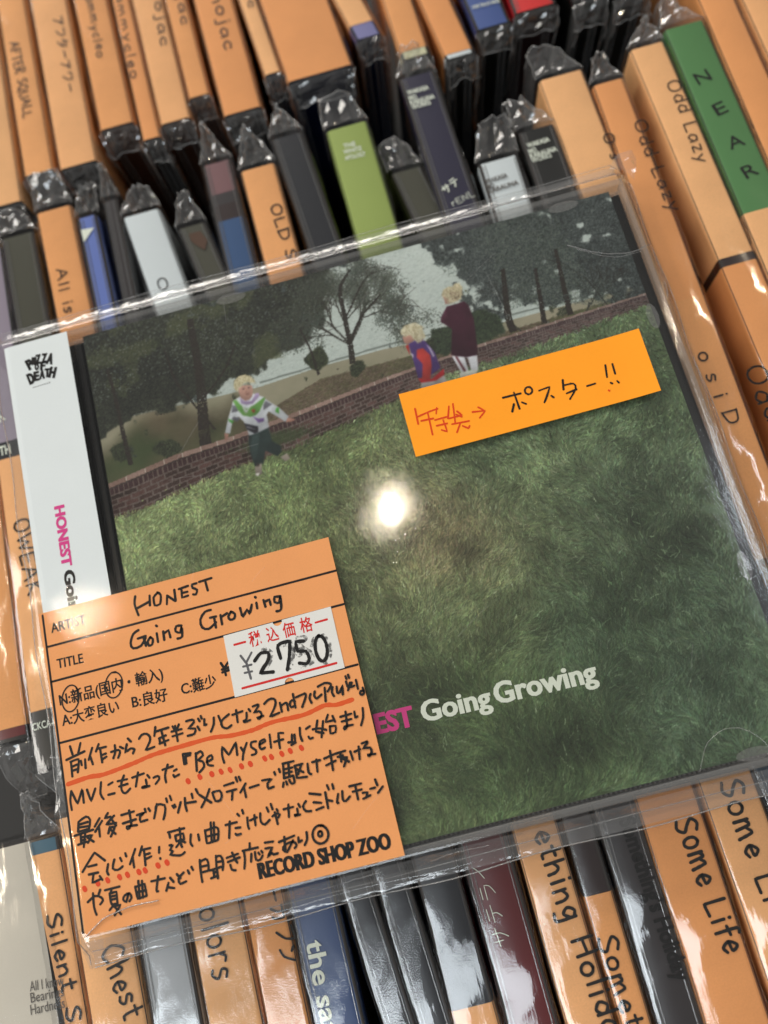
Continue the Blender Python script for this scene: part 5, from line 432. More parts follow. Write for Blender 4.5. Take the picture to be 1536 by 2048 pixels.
# left wood
lm = polymask(COV['leftmass'][0]); ptop = np.interp(CXm[0], [p[0] for p in COV['walltop'][0]], [p[1] for p in COV['walltop'][0]]); pbot = np.interp(CXm[0], [p[0] for p in COV['wallbot'][0]], [p[1] for p in COV['wallbot'][0]])
low = np.clip((ptop[None] + 1.15 + .25 * np.sin(CXm * 2.3) - CYm) / .5, 0, 1) * (CYm > ptop[None]) * (CXm < -2.6)
fill(low, (72, 66, 52)); img = img * (1 - low[..., None]) + img * low[..., None] * (.62 + .8 * lowfreq(26, 4))[..., None]; fill(low * np.clip(lowfreq(7) * 3 - 1.2, 0, 1), (54, 72, 44), .7); fill(low * np.clip(lowfreq(8) * 3 - 1.5, 0, 1), (92, 80, 66), .7)
up = lm * np.clip((CYm - ptop[None] - .75 - .5 * lowfreq(6)) / .25 + .35, 0, 1)
def branch(x, y, an, ln, wd, depth, tips, c=(46, 44, 40)):
    m = max(4, int(ln * PX * 1.2)); t = np.linspace(0, 1, m); bend = rng.normal(0, .35); px_ = x + np.cumsum(np.cos(an + bend * t)) * ln / m; py_ = y + np.cumsum(np.sin(an + bend * t)) * ln / m
    q = max(1, int(wd * PX)); 
    for o in range(q): put(px_ + (o - q / 2) / PX * math.sin(an), py_ - (o - q / 2) / PX * math.cos(an), c, .85 if wd > .02 else .5)
    if depth == 0: tips.append((px_[-1], py_[-1])); return
    for k in range(rng.integers(2, 4)):
        f = rng.integers(m // 2, m); branch(px_[f], py_[f], an + rng.normal(0, .55), ln * rng.uniform(.55, .85), wd * .6, depth - 1, tips, c)
def blur(a, r, it=2):
    for _ in range(it):
        for ax_ in (0, 1):
            c_ = np.cumsum(np.pad(a, [(r + 1, r) if q_ == ax_ else (0, 0) for q_ in (0, 1)], mode='edge'), axis=ax_)
            a = (np.take(c_, range(2 * r + 1, c_.shape[ax_]), ax_) - np.take(c_, range(0, c_.shape[ax_] - 2 * r - 1), ax_)) / (2 * r + 1)
    return a
def canopy(mask, soft, thr, dark, light, nspeck, gap=.9):
    """a crown with a ragged leafy rim, mottled inside"""
    nz_ = .5 * lowfreq(16, 4) + .5 * lowfreq(60, 2); al = np.clip((blur(mask, soft) + (nz_ - .5) * gap * 2 - thr) * 4.5, 0, 1)
    t = np.clip(.5 + (lowfreq(9, 5) - .5) * 3.2 + (lowfreq(90, 2) - .5) * 1.2, 0, 1)[..., None]
    global img
    cc = np.array(dark, float) * (1 - t) + np.array(light, float) * t; img = img * (1 - al[..., None]) + cc * al[..., None]
    n = nspeck; x, y = scatter(al, n); a2 = np.array(dark, float); b2 = np.array(light, float); q = rng.random((n, 1)) ** 1.6
    blades(x, y, rng.uniform(0, 6.3, n), rng.uniform(.015, .05, n), 0, a2 * .8 + (b2 * 1.25 - a2 * .8) * q, .6, 4); return al
canopy(up, 10, .42, (24, 27, 27), (58, 63, 52), 30000, .75)
cl = np.clip(lowfreq(9, 3) * 5 - 2.9, 0, 1) * up; n = 9000; x, y = scatter(cl, n); blades(x, y, rng.uniform(0, 6.3, n), rng.uniform(.02, .05, n), 0, pick([(70, 76, 52), (60, 68, 48), (84, 88, 64)], n), .5, 3)
n = 900; x, y = scatter(up * (CYm > ptop[None] + 1.8), n); x += rng.normal(0, .03, n); blades(x, y, rng.uniform(0, 6.3, n), rng.uniform(.0, .02, n), 0, pick([(150, 160, 158), (120, 128, 126)], n), .6, 2)
rm = np.maximum(polymask(COV['rightmass'][0]), polymask(COV['rightbush'][0]))
for q_ in SHRUBS: canopy(polymask(q_), 4, .5, (30, 36, 30), (66, 72, 52), 1800, .9)
canopy(rm, 14, .52, (36, 42, 44), (84, 92, 90), 40000, 1.25)  # right wood; tones lifted and greyed to carry the veil reflected on the sleeve
cl = np.clip(lowfreq(7, 3) * 5 - 2.6, 0, 1) * rm; n = 9000; x, y = scatter(cl, n); blades(x, y, rng.uniform(0, 6.3, n), rng.uniform(.02, .06, n), 0, pick([(92, 102, 92), (80, 92, 84), (30, 36, 36)], n), .5, 3)
for bx, by in ((1.9, 1.9), (2.5, 2.6), (3.4, 3.0), (4.4, 2.9), (5.2, 3.4), (5.6, 2.8)):
    tips = []; branch(bx, by, rng.uniform(.9, 2.2), .8, .04, 4, tips, (40, 42, 40))
canopy(polymask(COV['rightbush'][0]), 5, .5, (34, 42, 36), (62, 74, 54), 6000, .8)
# thin tree in the middle
tips = []; tx, ty = TRUNKS[4][0][1]
for a_ in (1.1, 1.55, 2.0, 2.4, .8): branch(tx, ty, a_, .75, .06, 4, tips)
T_ = np.array(tips); n = 15000; k = rng.integers(0, len(T_), n); x = T_[k, 0] + rng.normal(0, .11, n); y = T_[k, 1] + rng.normal(0, .11, n)
blades(x, y, rng.uniform(0, 6.3, n), rng.uniform(.01, .035, n), 0, pick([(56, 62, 54), (72, 78, 68), (44, 50, 46)], n), .6, 3)
for l, wd in TRUNKS:
    L = smooth_line(l, .02); m = len(L)
    for i, p in enumerate(L):
        k = wd * (1 - .5 * i / m); q = max(3, int(k * PX * 3)); off = np.linspace(-k / 2, k / 2, q); put(p[0] + off, np.full(q, p[1]) + rng.normal(0, .004, q), pick([(40, 36, 33)], q, 5), .95)
for bx, by in ((-.2, 4.6), (1.4, 5.0), (1.5, 4.3), (1.2, 5.5)):     # twigs reaching into the pale sky
    tips = []; branch(bx, by, rng.uniform(2.2, 3.9), .5, .02, 3, tips); T_ = np.array(tips); n = 500; k = rng.integers(0, len(T_), n)
    blades(T_[k, 0] + rng.normal(0, .08, n), T_[k, 1] + rng.normal(0, .08, n), rng.uniform(0, 6.3, n), rng.uniform(.01, .03, n), 0, pick([(66, 74, 68)], n), .7, 3)
# brick wall
Hw = (ptop - pbot)[None]; v = (ptop[None] - CYm) / Hw; u = np.cumsum(1 / np.maximum(ptop - pbot, .15)) / PX; u = u[None] + 0 * CYm
wm = (v >= 0) & (v <= 1.06)
row = np.floor((v - .34) / .135); fu = (u / .36 + .5 * (row % 2)) % 1; fv = ((v - .34) / .135) % 1
h1 = (np.sin(np.floor(u / .36 + .5 * (row % 2)) * 12.98 + row * 78.2) * 43758.5) % 1
br = np.zeros((NY, NX, 3)); br[:] = (66, 49, 46); br += ((h1 - .5) * 36)[..., None] * np.array([1, .7, .7]); mo = (fu < .10) | (fv < .24); br[mo] = (94, 84, 80)
so = (v > .15) & (v <= .34); fs = (u / .13) % 1; br[so] = (58, 40, 42); br[so & (fs < .2)] = (98, 86, 80); br[(v > .15) & (v < .175)] = (60, 50, 48)
co = v <= .13; fs2 = (u / .5) % 1; h2 = (np.sin(np.floor(u / .5) * 3.7) * 4375.5) % 1
cc = np.zeros((NY, NX, 3)); cc[:] = (128, 106, 98); cc += ((h2 - .5) * 24)[..., None]; cc[fs2 < .04] = (176, 166, 158); br[co] = cc[co]; br[(v > .13) & (v <= .15)] = (52, 44, 42)
far = np.clip((CXm + 1) / 7, 0, 1)[..., None]; br = br * (1 - .25 * far) + np.array([84, 84, 88]) * .25 * far
br += rng.normal(0, 7, (NY, NX, 1)) + ((lowfreq(12, 4) - .5) * 40)[..., None]; img[wm] = br[wm]
# lawn
anc = GRASS; ax = np.array([a[0] for a in anc]); ay = np.array([a[1] for a in anc]); ac = np.array([a[2] for a in anc], float)
def field(x, y):
    d = (x[..., None] - ax) ** 2 + (y[..., None] - ay) ** 2 + .3; wt = d ** -1.6; return (wt[..., None] * ac).sum(-2) / wt.sum(-1)[..., None]
gm = (CYm < pbot[None] + (lowfreq(90, 2) - .5) * .12).astype(float); fbase = field(CXm, CYm); n1 = lowfreq(14, 4); n0 = lowfreq(5, 3)
gcol = fbase * (.62 + .46 * n1 + .5 * (n0 - .5))[..., None]; img = img * (1 - gm[..., None]) + gcol * gm[..., None]
n = 120000; x = rng.uniform(-W_ / 2, W_ / 2, n); y = rng.uniform(-H_ / 2, 4.6, n); yb = np.interp(x, CXm[0], pbot); k = y < yb + .03; x = x[k]; y = y[k]; yb = yb[k]; n = len(x)
depth = np.clip((yb - y) / 7, 0, 1); o = np.argsort(-y); x = x[o]; y = y[o]; depth = depth[o]
ii = np.clip(((y + H_ / 2) * PX).astype(int), 0, NY - 1); jj = np.clip(((x + W_ / 2) * PX).astype(int), 0, NX - 1)
tuft = lowfreq(34, 2)[ii, jj]; dirn = lowfreq(16, 2)[ii, jj]
bc = field(x, y) * (rng.uniform(.55, 1.32, (n, 1)) * (.70 + .6 * tuft[:, None]) * (.93 + .14 * rng.random((n, 3))) * (.64 + .44 * n1[ii, jj] + .5 * (n0[ii, jj] - .5))[:, None] * 1.12); bright = rng.random(n) > .994; bc[bright] = bc[bright] * .5 + np.array([170, 188, 158]) * .7
hi = rng.random(n) > .93; bc[hi] = bc[hi] * 1.25 + 8
blades(x, y, math.pi / 2 + (dirn - .5) * 4 + rng.normal(0, .38, n), rng.uniform(.03, .09, n) + depth * rng.uniform(.03, .24, n), rng.normal(0, .35, n), bc, rng.uniform(.45, .9, n), 14)
n = 2600; x = rng.uniform(-5.5, 6, n); y = rng.uniform(-6, 2.0, n) ; tl = lowfreq(26, 2)[np.clip(((y + 6) * PX).astype(int), 0, NY - 1), np.clip(((x + 6.05) * PX).astype(int), 0, NX - 1)]; k = tl > .5; x = x[k]; y = y[k]; n = len(x); d_ = np.clip((3 - y) / 9, .1, 1)
blades(x, y, math.pi / 2 + rng.normal(0, .8, n), rng.uniform(.12, .38, n) * d_, rng.normal(0, .18, n), field(x, y) * rng.uniform(1.1, 1.45, (n, 1)) + 4, rng.uniform(.2, .6, n), 22)
# the three children
n = 2500; x, y = (rng.normal(-2.35, .35, n), rng.normal(2.42, .07, n)); blades(x, y, rng.uniform(1, 2, n), rng.uniform(.02, .05, n), 0, pick([(52, 66, 42)], n), .45, 4)
back = img.copy(); un_ = np.zeros((NY, NX)); sh1 = lowfreq(46, 3); sh2 = lowfreq(110, 2)
for c, poly in KID:
    m = polymask(poly, 3); c = np.array(c, float); g_ = c.mean(); c = (g_ + (c - g_) * .85) * .96
    ys_ = [p[1] for p in poly]; y0_, y1_ = min(ys_), max(ys_); t = np.clip((CYm - y0_) / (y1_ - y0_ + 1e-6), 0, 1)
    shade = (.80 + .28 * t) * (.78 + .30 * sh1 + .16 * sh2); img = img * (1 - m[..., None]) + (c[None, None] * shade[..., None]) * m[..., None]; un_ = np.maximum(un_, m)
soft = np.stack([blur(img[..., q_], 1, 1) for q_ in range(3)], -1); w_ = np.clip(blur(un_, 2, 1) * 1.3, 0, 1)[..., None] * .75; img = img * (1 - w_) + soft * w_
for c, poly in KID:      # strands of fair hair
    if c in ((198, 188, 142), (205, 200, 172), (190, 178, 145)):
        m = polymask(poly, 2); n = 300; x, y = scatter(m, n); blades(x, y, -1.5 + rng.normal(0, .5, n), rng.uniform(.02, .08, n), rng.normal(0, .6, n), pick([(206, 200, 172), (140, 130, 104), (176, 168, 138)], n), .4, 6)
img = np.clip(img, 4, 255)
k_ = np.array([.05, .9, .05]); img = k_[0] * np.roll(img, 1, 0) + k_[1] * img + k_[2] * np.roll(img, -1, 0); img = k_[0] * np.roll(img, 1, 1) + k_[1] * img + k_[2] * np.roll(img, -1, 1)

def print_material():
    m, nt, out = nodes('booklet_print'); p = nt.nodes.new('ShaderNodeBsdfPrincipled'); at = nt.nodes.new('ShaderNodeVertexColor'); at.layer_name = 'print'
    p.inputs['Roughness'].default_value = .45; p.inputs['Specular IOR Level'].default_value = .3
    nt.links.new(at.outputs['Color'], p.inputs['Base Color']); nt.links.new(p.outputs['BSDF'], out.inputs['Surface'])
print_material()

# ------------------------------------------------------------------ the setting
def structure(o): o['kind'] = 'structure'; return o
mb = MB(); mb.box(-60, 60, -60, 70, -17.2, -16.6); structure(mb.obj('shelf_floor', 'dark_shelf'))

# ------------------------------------------------------------------ the CDs filed spine up
def profile(wd, r, depth, off=0.0, nseg=5):
    """cross-section of a box on edge: left side up, rounded shoulders, right side down; returns (u, down)"""
    h = wd / 2 + off; pts = [(-h, depth)]
    for k in range(nseg + 1):
        a = math.pi - math.pi / 2 * k / nseg; pts.append((-h + r + r * math.cos(a), -off + r - r * math.sin(a)))
    for k in range(nseg + 1):
        a = math.pi / 2 - math.pi / 2 * k / nseg; pts.append((h - r + r * math.cos(a), -off + r - r * math.sin(a)))
    pts.append((h, depth)); return pts
def make_cd(s, idx):
    rr = random.Random(idx * 13 + 5)
    xn, yn, ln, wd, sl, zt = s['xn'], s['yn'], s['len'], s['w'], s['sl'], s['z']
    r = root('disc_case', (xn, yn + ln / 2, zt - 14.2), s['label'], 'cd', s['group'])
    def P(u, v, dn): return (xn + sl * v + u, yn + v, zt - dn)
    body = s.get('body', 'dark_case')
    # the jewel case
    pf = profile(wd - .06, .05, 14.2, 0, 2); m = MB(); n = len(pf)
    m.grid([[P(u, v, d + .03) for u, d in pf] for v in (0, ln)])
    m.f.append(tuple(range(n - 1, -1, -1))); m.f.append(tuple(range(n, 2 * n)))
    case = m.obj('jewel_case', body, r)
    if s['row'] in ('upper', 'nearend'):       # ridges of the case end that faces the camera
        m = MB()
        for u0 in (-wd / 2 + .09, -wd / 2 + .22, wd / 2 - .28, wd / 2 - .15):
            b = MB(); x0 = xn + u0; m.box(x0, x0 + .06, yn - .035, yn + .01, zt - 13.8, zt - .15)
        m.obj('case_ridge', 'case_edge_plastic', case)
    # printed or paper strips on the spine, in order from the far end
    for (va, vb, mat, side, top) in s['bands']:
        if mat == 'orange_paper': mat = 'orange_paper_%d' % rr.randrange(4)
        pf = profile(wd - .04, .1, side, 0, 3); m = MB(); nn = max(2, int((vb - va) / .6))
        m.grid([[P(u, va + (vb - va) * i / nn, d + (.012 if top else .022)) for u, d in pf] for i in range(nn + 1)])
        m.obj('spine_label' if top else 'spine_print', mat, r, True)
    # the thin moulded lines of the case along an uncovered spine
    if not any(b[4] for b in s['bands']):
        m = MB()
        for u0 in (-wd / 2 + .10, -wd / 2 + .17, wd / 2 - .13): m.tube([P(u0, v, .018) for v in np.linspace(.05, ln - .05, 8)], .016, 6)
        m.obj('case_seam', 'ridge_plastic', case, True)
    # clear sleeve, slightly slack
    ns = 30; pf = profile(wd, .13, 7.5, .03, 4); rows = []; ph = [rr.uniform(0, 6.3) for _ in range(6)]
    for i in range(ns + 1):
        v = -.12 + (ln + .24) * i / ns; row = []
        for k, (u, d) in enumerate(pf):
            q = .012 * math.sin(v * 1.7 + ph[0] + k) + .008 * math.sin(v * 4.3 + ph[1] + 2 * k) + rr.uniform(-.004, .004)
            row.append(P(u + q * (1 if u > 0 else -1), v, d - .012 - q * .7))
        rows.append(row)
    m = MB(); m.grid(rows); m.obj('plastic_sleeve', 'spine_film', r, True)
    # the folded, crumpled ends of the sleeve
    for end in s['flaps']:
        v0 = ln + .1 if end == 'far' else -.1; sg = 1 if end == 'far' else -1; L = s.get('flap', .85) * rr.uniform(.7, 1.2) * (.35 if s['row'] == 'upper' else 1); dep = 2.6; pinch = rr.choice((.05, .2, .45, .6)) + rr.uniform(0, .15) if s['row'] != 'upper' else rr.uniform(.8, .95)
        ring = [(-1, dep), (-1, 1.6), (-1, .8), (-1, .3), (-1, .06), (-.8, -.02), (-.4, -.03), (0, -.04), (.4, -.03), (.8, -.02), (1, .06), (1, .3), (1, .8), (1, 1.6), (1, dep)]
        rows = []; apex = rr.uniform(-.55, .55) * (s['row'] != 'upper'); lift = rr.uniform(-.05, .22) if end == 'far' else -.5
        NR = 7; rr_p = rr.uniform(.7, 1.5)
        for i in range(NR + 1):
            t = i / NR; row = []
            for k, (a, d) in enumerate(ring):
                pin = (1 - t) ** rr_p * (1 - pinch) + pinch; jit = .06 * t if 0 < i else 0
                u = (a * pin + apex * t) * (wd / 2 + .03); dd = d * (1 - .25 * t) - lift * t * t
                if abs(a) < .9: dd += .10 * math.sin(t * 3.1) * (1 if k % 2 else -.3)
                row.append(P(u + rr.uniform(-jit, jit), v0 + sg * (L * t - .25 * t * max(d, 0) * .3) + rr.uniform(-jit, jit), dd + rr.uniform(-jit, jit)))
            rows.append(row)
        m = MB(); m.grid(rows if end == 'far' else rows[::-1]); fl = m.obj('sleeve_flap', 'flap_film', r)
        m = MB(); m.tube([Vector(p) for p in rows[-1][2:13]], .014, 4); m.tube([Vector(rows[i][4]) for i in range(NR + 1)], .009, 4); m.tube([Vector(rows[i][10]) for i in range(NR + 1)], .009, 4)
        m.obj('sleeve_seam', 'seam_film', fl, True)
    for k, t in enumerate(s.get('text', ())):
        kind = t[0]
        if kind == 'hand': hand_text('handwriting', t[1], t[2], t[3], t[4], zt + .004, t[5], r, t[6], idx * 7 + k)
        elif kind == 'print': print_text('spine_lettering', (t[1], *t[2], *t[3], t[4], zt + .004, t[6], t[5]), r)
        elif kind == 'poly':
            mesh_obj('spine_emblem', [(x, y, zt + .003) for x, y in t[1]], [tuple(range(len(t[1])))], t[2], r)
    return r
for i, s in enumerate(CDS):
    for b in s['mats']:
        nm, rgb, kind = b
        if nm not in M: (paper(nm, rgb, var=.03, rough=.45) if kind == 'paper' else gloss(nm, rgb, .3))
    make_cd(s, i)

# ------------------------------------------------------------------ the album lying on top
XL, XR, YB, YT = -7.75, 6.42, -6.22, 6.24
alb = root('album_case', (0, 0, -1.06), ALBUM_LABEL, 'cd album')
m = MB(); m.grid([[(-6.02 + (W_ - .06) * 0, 0, 0)]]) if False else None
# booklet
xs = np.linspace(-W_ / 2, W_ / 2, NX); ys = np.linspace(-H_ / 2, H_ / 2, NY)
me = bpy.data.meshes.new('booklet'); V = np.zeros((NY, NX, 3), np.float32); V[..., 0] = xs[None]; V[..., 1] = ys[:, None]; V[..., 2] = -.145 + 1.06
nv = NX * NY; me.vertices.add(nv); me.vertices.foreach_set('co', V.ravel())
a = (np.arange(NY - 1)[:, None] * NX + np.arange(NX - 1)[None]).ravel(); q = np.stack([a, a + 1, a + NX + 1, a + NX], 1).astype(np.int32); nf = len(q)
me.loops.add(nf * 4); me.loops.foreach_set('vertex_index', q.ravel()); me.polygons.add(nf); me.polygons.foreach_set('loop_start', (np.arange(nf) * 4).astype(np.int32)); me.polygons.foreach_set('loop_total', np.full(nf, 4, np.int32))
me.update(calc_edges=True); ca = me.color_attributes.new('print', 'FLOAT_COLOR', 'POINT')
rgba = np.ones((NY, NX, 4), np.float32); rgba[..., :3] = np.clip(lin(img) * PRINT_GAIN - .004, .002, 1); ca.data.foreach_set('color', rgba.ravel()); me.materials.append(M['booklet_print'])
bk = bpy.data.objects.new('booklet', me); sc.collection.objects.link(bk); bk.parent = alb
m = MB(); m.box(-W_ / 2, W_ / 2, -H_ / 2, H_ / 2, -.27, -.15); m.obj('booklet_pages', 'white_paper', bk)
for s in TXT_COV: print_text('title_lettering', s, bk, fat=.010)
# black disc tray
m = MB(); m.box(-7.55, 6.32, -5.96, 5.98, -.75, -.31, .03); tray = m.obj('disc_tray', 'black_tray', alb)
m = MB(); m.box(-6.28, -6.14, -5.9, 5.9, -.31, -.2, .02)
for y0, y1 in ((-5.6, -.2), (1.0, 3.4), (3.9, 5.5)): m.box(-6.46, -6.34, y0, y1, -.31, -.16, .02)
m.obj('tray_rib', 'black_tray', tray)
# clear lid: top pane, side walls, booklet tabs
m = MB(); m.box(-6.5, XR, YB, YT, -.12, 0, .03); lid = m.obj('case_lid', 'case_plastic', alb)
for (x0, x1, y0, y1) in ((-6.5, XR, YT - .14, YT), (-6.5, XR, YB, YB + .14), (XR - .11, XR, YB + .14, YT - .14)):
    m = MB(); m.box(x0, x1, y0, y1, -.62, -.121, .02); m.obj('lid_wall', 'case_edge_plastic', lid)
for (x, y, sx, sy) in ((5.0, 5.93, .35, .12), (-2.6, 5.93, .35, .12), (5.0, -5.96, .35, .12), (-2.6, -5.96, .35, .12), (6.02, 2.9, .12, .3), (6.02, -2.6, .12, .3)):
    m = MB(); n = 10; vs = [(x + sx * math.cos(math.pi * 2 * k / n), y + sy * math.sin(math.pi * 2 * k / n), z) for z in (-.142, -.125) for k in range(n)]
    mesh_obj('booklet_tab', vs, [tuple(range(n, 2 * n))] + [(k, (k + 1) % n, n + (k + 1) % n, n + k) for k in range(n)], 'case_edge_plastic', lid)
# clear back half: floor and walls with fine ribs
m = MB(); m.box(XL, XR, YB, YT, -1.04, -.93, .02); base = m.obj('case_base', 'case_edge_plastic', alb)
for (x0, x1, y0, y1) in ((XL, XR, YT - .1, YT), (XL, XR, YB, YB + .1), (XR - .1, XR, YB + .1, YT - .1), (XL, XL + .1, YB + .1, YT - .1)):
    m = MB(); m.box(x0, x1, y0, y1, -.929, -.63, .02); m.obj('base_wall', 'case_edge_plastic', base)
m = MB()
for k in range(128):
    x = -6.0 + k * .094
    m.box(x, x + .045, YT - .32, YT - .15, -.5, -.30, .012); m.box(x, x + .045, YB + .15, YB + .24, -.5, -.30, .012)
rb = m.obj('edge_rib', 'case_edge_plastic', base); rb['kind'] = 'stuff'
# obi: white paper strip folded round the hinge side
m = MB(); rows = []
for y in (YB + .12, YT - .1):
    rows.append([(-6.33, y, .012), (-7.0, y, .014), (-7.68, y, .014), (-7.79, y, 0), (-7.82, y, -.05), (-7.82, y, -.6), (-7.82, y, -1.0), (-7.78, y, -1.045), (-7.4, y, -1.05)])
m.grid(rows); obi = m.obj('obi_strip', 'white_paper', alb)
for s in TXT_OBI: print_text('obi_lettering', (*s[:6], .018, s[7], s[8]), obi, fat=.010)
mb = MB()
for k in range(8): ribbon(mb, [(-7.26 + k * .052, 5.02 + k * .004), (-7.25 + k * .052, 5.03)], .02, .017)
mb.obj('obi_lettering', 'black_ink', obi)
# outer clear sleeve with slack, bottom seams and a loose corner at the top right
def zs(x, y):
    z = .062 + .005 * math.sin(x * .9 + 1) * math.sin(y * .8) + .0012 * math.sin(x * 3.1 + y * 2.2)
    dx = max(0, x - (XR - .12), (XL - .14) - x); dy = max(0, y - (YT - .06), (YB + .02) - y)
    return z - min(.50, 1.1 * dx * dx / .25) - min(.35, .8 * dy * dy / .2)
xs2 = list(np.linspace(-8.14, -7.4, 9)) + list(np.linspace(-7.2, 6.2, 60)) + list(np.linspace(6.3, 6.68, 8)); ys2 = list(np.linspace(-6.78, -6.1, 9)) + list(np.linspace(-5.9, 5.9, 56)) + list(np.linspace(6.05, 6.72, 9))
m = MB(); m.grid([[(x + (.03 * math.sin(y * 2.3) if x > 6.5 or x < -7.9 else 0), y + (.03 * math.sin(x * 1.7) if abs(y) > 6.6 else 0), zs(x, y)) for x in xs2] for y in ys2]); slv = m.obj('plastic_sleeve', 'sleeve_film', alb, True)
m = MB(); m.grid([[(x, y, -1.085) for x in (XL - .3, XR + .1)] for y in (-6.75, 6.6)]); 
for X in (XR + .10, XL - .30): m.grid([[(X + .01 * math.sin(y * 3 + z * 9), y, z) for z in (-1.08, -.8, -.5, -.25, -.02)] for y in np.linspace(-6.3, 6.4, 40)])
m.obj('sleeve_back', 'sleeve_film', slv, True)
m = MB()
for y0, r_ in ((-6.76, .012), (-6.50, .008)): m.tube([(x, y0 + .03 * math.sin(x * 1.7) * (y0 < -6.6) + .015 * math.sin(x * .6), zs(x, y0) + .004) for x in np.linspace(-7.95, 6.66, 90)], r_, 4)
m.tube([(x, 6.7 + .02 * math.sin(x * 1.1), zs(x, 6.7)) for x in np.linspace(-7.95, 6.66, 90)], .009, 4)
m.tube([(x, 6.45 + .02 * math.sin(x * .9), zs(x, 6.45) + .01) for x in np.linspace(-7.95, 6.66, 90)], .006, 4)
for X in (-8.12, 6.66): m.tube([(X + .03 * math.sin(y * 2.3), y, zs(X, y)) for y in np.linspace(-6.75, 6.7, 80)], .009, 4)
m.obj('sleeve_seam', 'seam_film', slv, True)
m = MB(); mr_ = random.Random(9); zz = lambda x, y: zs(x, y) - .02 + mr_.uniform(-.012, .012)
m.grid([[(x, y, zz(x, y)) for x in np.linspace(-7.95, 6.62, 70)] for y in (6.26, 6.38, 6.5, 6.66)])
m.grid([[(x, y, zz(x, y)) for x in np.linspace(-7.95, 6.62, 70)] for y in (-6.72, -6.55, -6.4, -6.25)])
m.obj('sleeve_margin', 'margin_film', slv, True)
m = MB(); m.grid([[(x, y, zz(x, y)) for x in (6.44, 6.52, 6.6)] for y in np.linspace(-6.2, 6.2, 60)]); m.obj('sleeve_margin', 'margin_film', slv, True)
m = MB(); cr = random.Random(3)
def crease(pts, r_):
    L = smooth_line(pts, .12, True); m.tube([(q[0] + cr.uniform(-.008, .008), q[1] + cr.uniform(-.008, .008), zs(q[0], q[1]) + .002) for q in L], r_, 3)
crease([(4.75, 4.9), (5.4, 4.5), (6.0, 4.35), (6.45, 4.45)], .007); crease([(4.9, 4.75), (5.6, 4.35), (6.2, 4.3)], .004)
crease([(3.9, -6.0), (4.2, -5.55), (4.7, -5.4), (5.1, -5.65), (5.3, -6.1)], .005)
crease([(-7.86, -6.14), (-7.5, -5.93), (-7.0, -5.83), (-6.4, -5.84)], .014)
for k in range(9):
    y0 = cr.uniform(-5.5, 5.5); crease([(6.42 + cr.uniform(-.06, .1), y0), (6.5 + cr.uniform(-.08, .06), y0 + .4), (6.46 + cr.uniform(-.08, .1), y0 + .9), (6.56, y0 + 1.3)], cr.choice((.004, .006, .009)))
for k in range(9):
    x0 = cr.uniform(-7.5, 5.5); yy = cr.choice((6.3, -6.35)); crease([(x0, yy + cr.uniform(-.05, .08)), (x0 + .5, yy + cr.uniform(-.06, .06)), (x0 + 1.1, yy + cr.uniform(-.05, .1))], cr.choice((.004, .006)))
m.obj('sleeve_crease', 'seam_film', slv, True)['kind'] = 'stuff'
m = MB()
for k in range(26):
    x0, y0, a_ = cr.uniform(-5, 6), cr.uniform(-5.5, 5.5), cr.uniform(0, 3.1); l_ = cr.uniform(.2, 1.1); ribbon(m, [(x0, y0), (x0 + l_ * math.cos(a_) * .5, y0 + l_ * math.sin(a_) * .5 + .02), (x0 + l_ * math.cos(a_), y0 + l_ * math.sin(a_))], .006, .082)
m.obj('sleeve_scratch', 'scratch_mark', slv)['kind'] = 'stuff'
m = MB(); m.grid([[(6.2, 6.5, -.1), (6.5, 6.35, -.05), (6.66, 6.1, -.12)], [(6.35, 6.66, 0), (6.62, 6.52, .12), (6.74, 6.3, 0)], [(6.5, 6.78, -.05), (6.78, 6.74, .02), (6.86, 6.6, -.1)]]); m.obj('sleeve_corner', 'flap_film', slv)
m = MB(); m.grid([[(-8.0, -6.0, .0), (-7.8, -6.15, .06), (-7.55, -6.22, .03)], [(-8.02, -6.4, -.05), (-7.82, -6.38, .08), (-7.6, -6.42, -.02)], [(-8.0, -6.76, -.2), (-7.8, -6.72, -.08), (-7.6, -6.74, -.2)]]); m.obj('sleeve_corner', 'flap_film', slv)

# ------------------------------------------------------------------ the shop's card inside the sleeve
card = root('store_card', (-4.8, -3.1, .03), CARD_LABEL, 'price card')
def sheet(name, x0, x1, y0, y1, zf, th, mat, parent, nx=14, ny=14):
    top = [[(x, y, zf(x, y)) for x in np.linspace(x0, x1, nx)] for y in np.linspace(y0, y1, ny)]; bot = [[(x, y, z - th) for x, y, z in r] for r in top]
    m = MB(); m.grid(top); m.grid([r[::-1] for r in bot])
    for a, b in ((top[0], bot[0]), (bot[-1], top[-1]), ([r[0] for r in bot], [r[0] for r in top]), ([r[-1] for r in top], [r[-1] for r in bot])): m.grid([b, a])
    return m.obj(name, mat, parent)
cs = sheet('card_sheet', -7.88, -1.72, -6.15, .05, lambda x, y: .036, .012, 'card_paper', card, 2, 2)
m = MB()
for (a, b), wd in zip(VL, (.045, .045, .045, .045)): ribbon(m, [a, b], wd, .0385, 3, .02)
m.obj('ruled_line', 'black_ink', cs)
for s in TXT_CARD: print_text('card_lettering', (*s[:6], .039, s[7], s[8]), cs, fat=.017 if s[0][0:3] == 'REC' else .003)
strokes('card_lettering', YENP, .05, .039, 'black_ink', cs)
strokes('handwriting', HON, .05, .0395, 'pen_ink', cs); strokes('handwriting', GG, .052, .0395, 'pen_ink', cs)
strokes('pen_circle', CIR, .028, .0425, 'pen_ink', cs)
m = MB(); ribbon(m, UL, .085, .0385, 5, .12); m.obj('marker_underline', 'marker_stroke', cs)
m = MB()
for i, (x, y) in enumerate(DOTS): ribbon(m, [(x - .006, y + .02), (x + .01, y - .02)], .085, .0385 + i * .0001, i)
m.obj('marker_dot', 'marker_dot', cs)
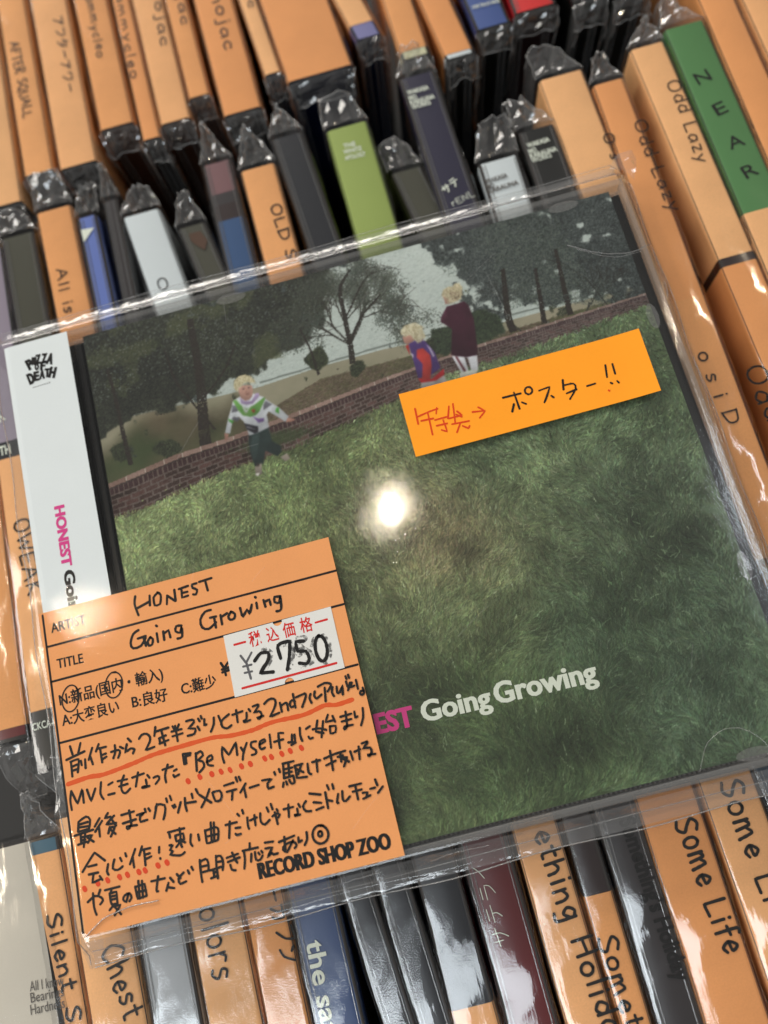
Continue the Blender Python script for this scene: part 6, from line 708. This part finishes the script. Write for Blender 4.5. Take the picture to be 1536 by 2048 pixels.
for l in (L1, L2, L3, L4, L5): strokes('handwriting', l, .046, .0405, 'pen_ink', cs)
# price sticker with two punched notches
p = [np.array(q) for q in STK]; N = [np.array(q) for q in NOTCH]
def notched(a, b, c, rad):
    d = (b - a) / np.linalg.norm(b - a); c = a + d * np.dot(c - a, d); nrm = np.array([d[1], -d[0]]); out = [a]
    for k in range(9): t = math.pi * k / 8; out.append(c - d * rad * math.cos(t) + nrm * rad * math.sin(t))
    return out
pol = notched(p[0], p[1], N[0], .095) + notched(p[2], p[3], N[1], .095)
pol = [p_ for p_ in pol[:10]] + [p[1]] + pol[10:] + [p[3]]
n = len(pol); vs = [(q[0], q[1], .048) for q in pol] + [(q[0], q[1], .0405) for q in pol]
stk = mesh_obj('price_sticker', vs, [tuple(range(n))[::-1]] + [(k, (k + 1) % n, n + (k + 1) % n, n + k) for k in range(n)], 'sticker_paper', card)
for s in TXT_STK: print_text('sticker_lettering', (*s[:6], .050, s[7], s[8]), stk)
strokes('sticker_bar', BARS, .042, .0495, 'red_ink', stk); strokes('price_digit', YEN, .045, .0495, 'grey_pen', stk)
strokes('price_smudge', SMEAR, .13, .0492, 'smudge_ink', stk); strokes('price_digit', PRICE, .068, .0535, 'black_ink', stk)

# ------------------------------------------------------------------ orange paper note on the sleeve
note = root('sticky_note', (3.0, 1.9, .09), NOTE_LABEL, 'note')
nz = lambda x, y: .105 + .012 * ((x - 3) / 2.6) ** 2 + .05 * max(0, (x - 4.6)) ** 2 + (.02 if y < 1.4 else 0) * (1.4 - y)
ns_ = sheet('note_paper', .42, 5.55, 1.185, 2.60, nz, .014, 'note_paper', note, 24, 8)
def draped(name, lines, wd, mat):
    m = MB()
    for i, l in enumerate(lines): ribbon(m, l, wd, 0, i, .2)
    m.v = [(x, y, nz(x, y) + .0035 + .0001 * (k % 3)) for k, (x, y, z) in enumerate(m.v)]; return m.obj(name, mat, ns_)
draped('handwriting', TOKU, .036, 'red_pen'); draped('handwriting', POSU, .042, 'pen_ink')
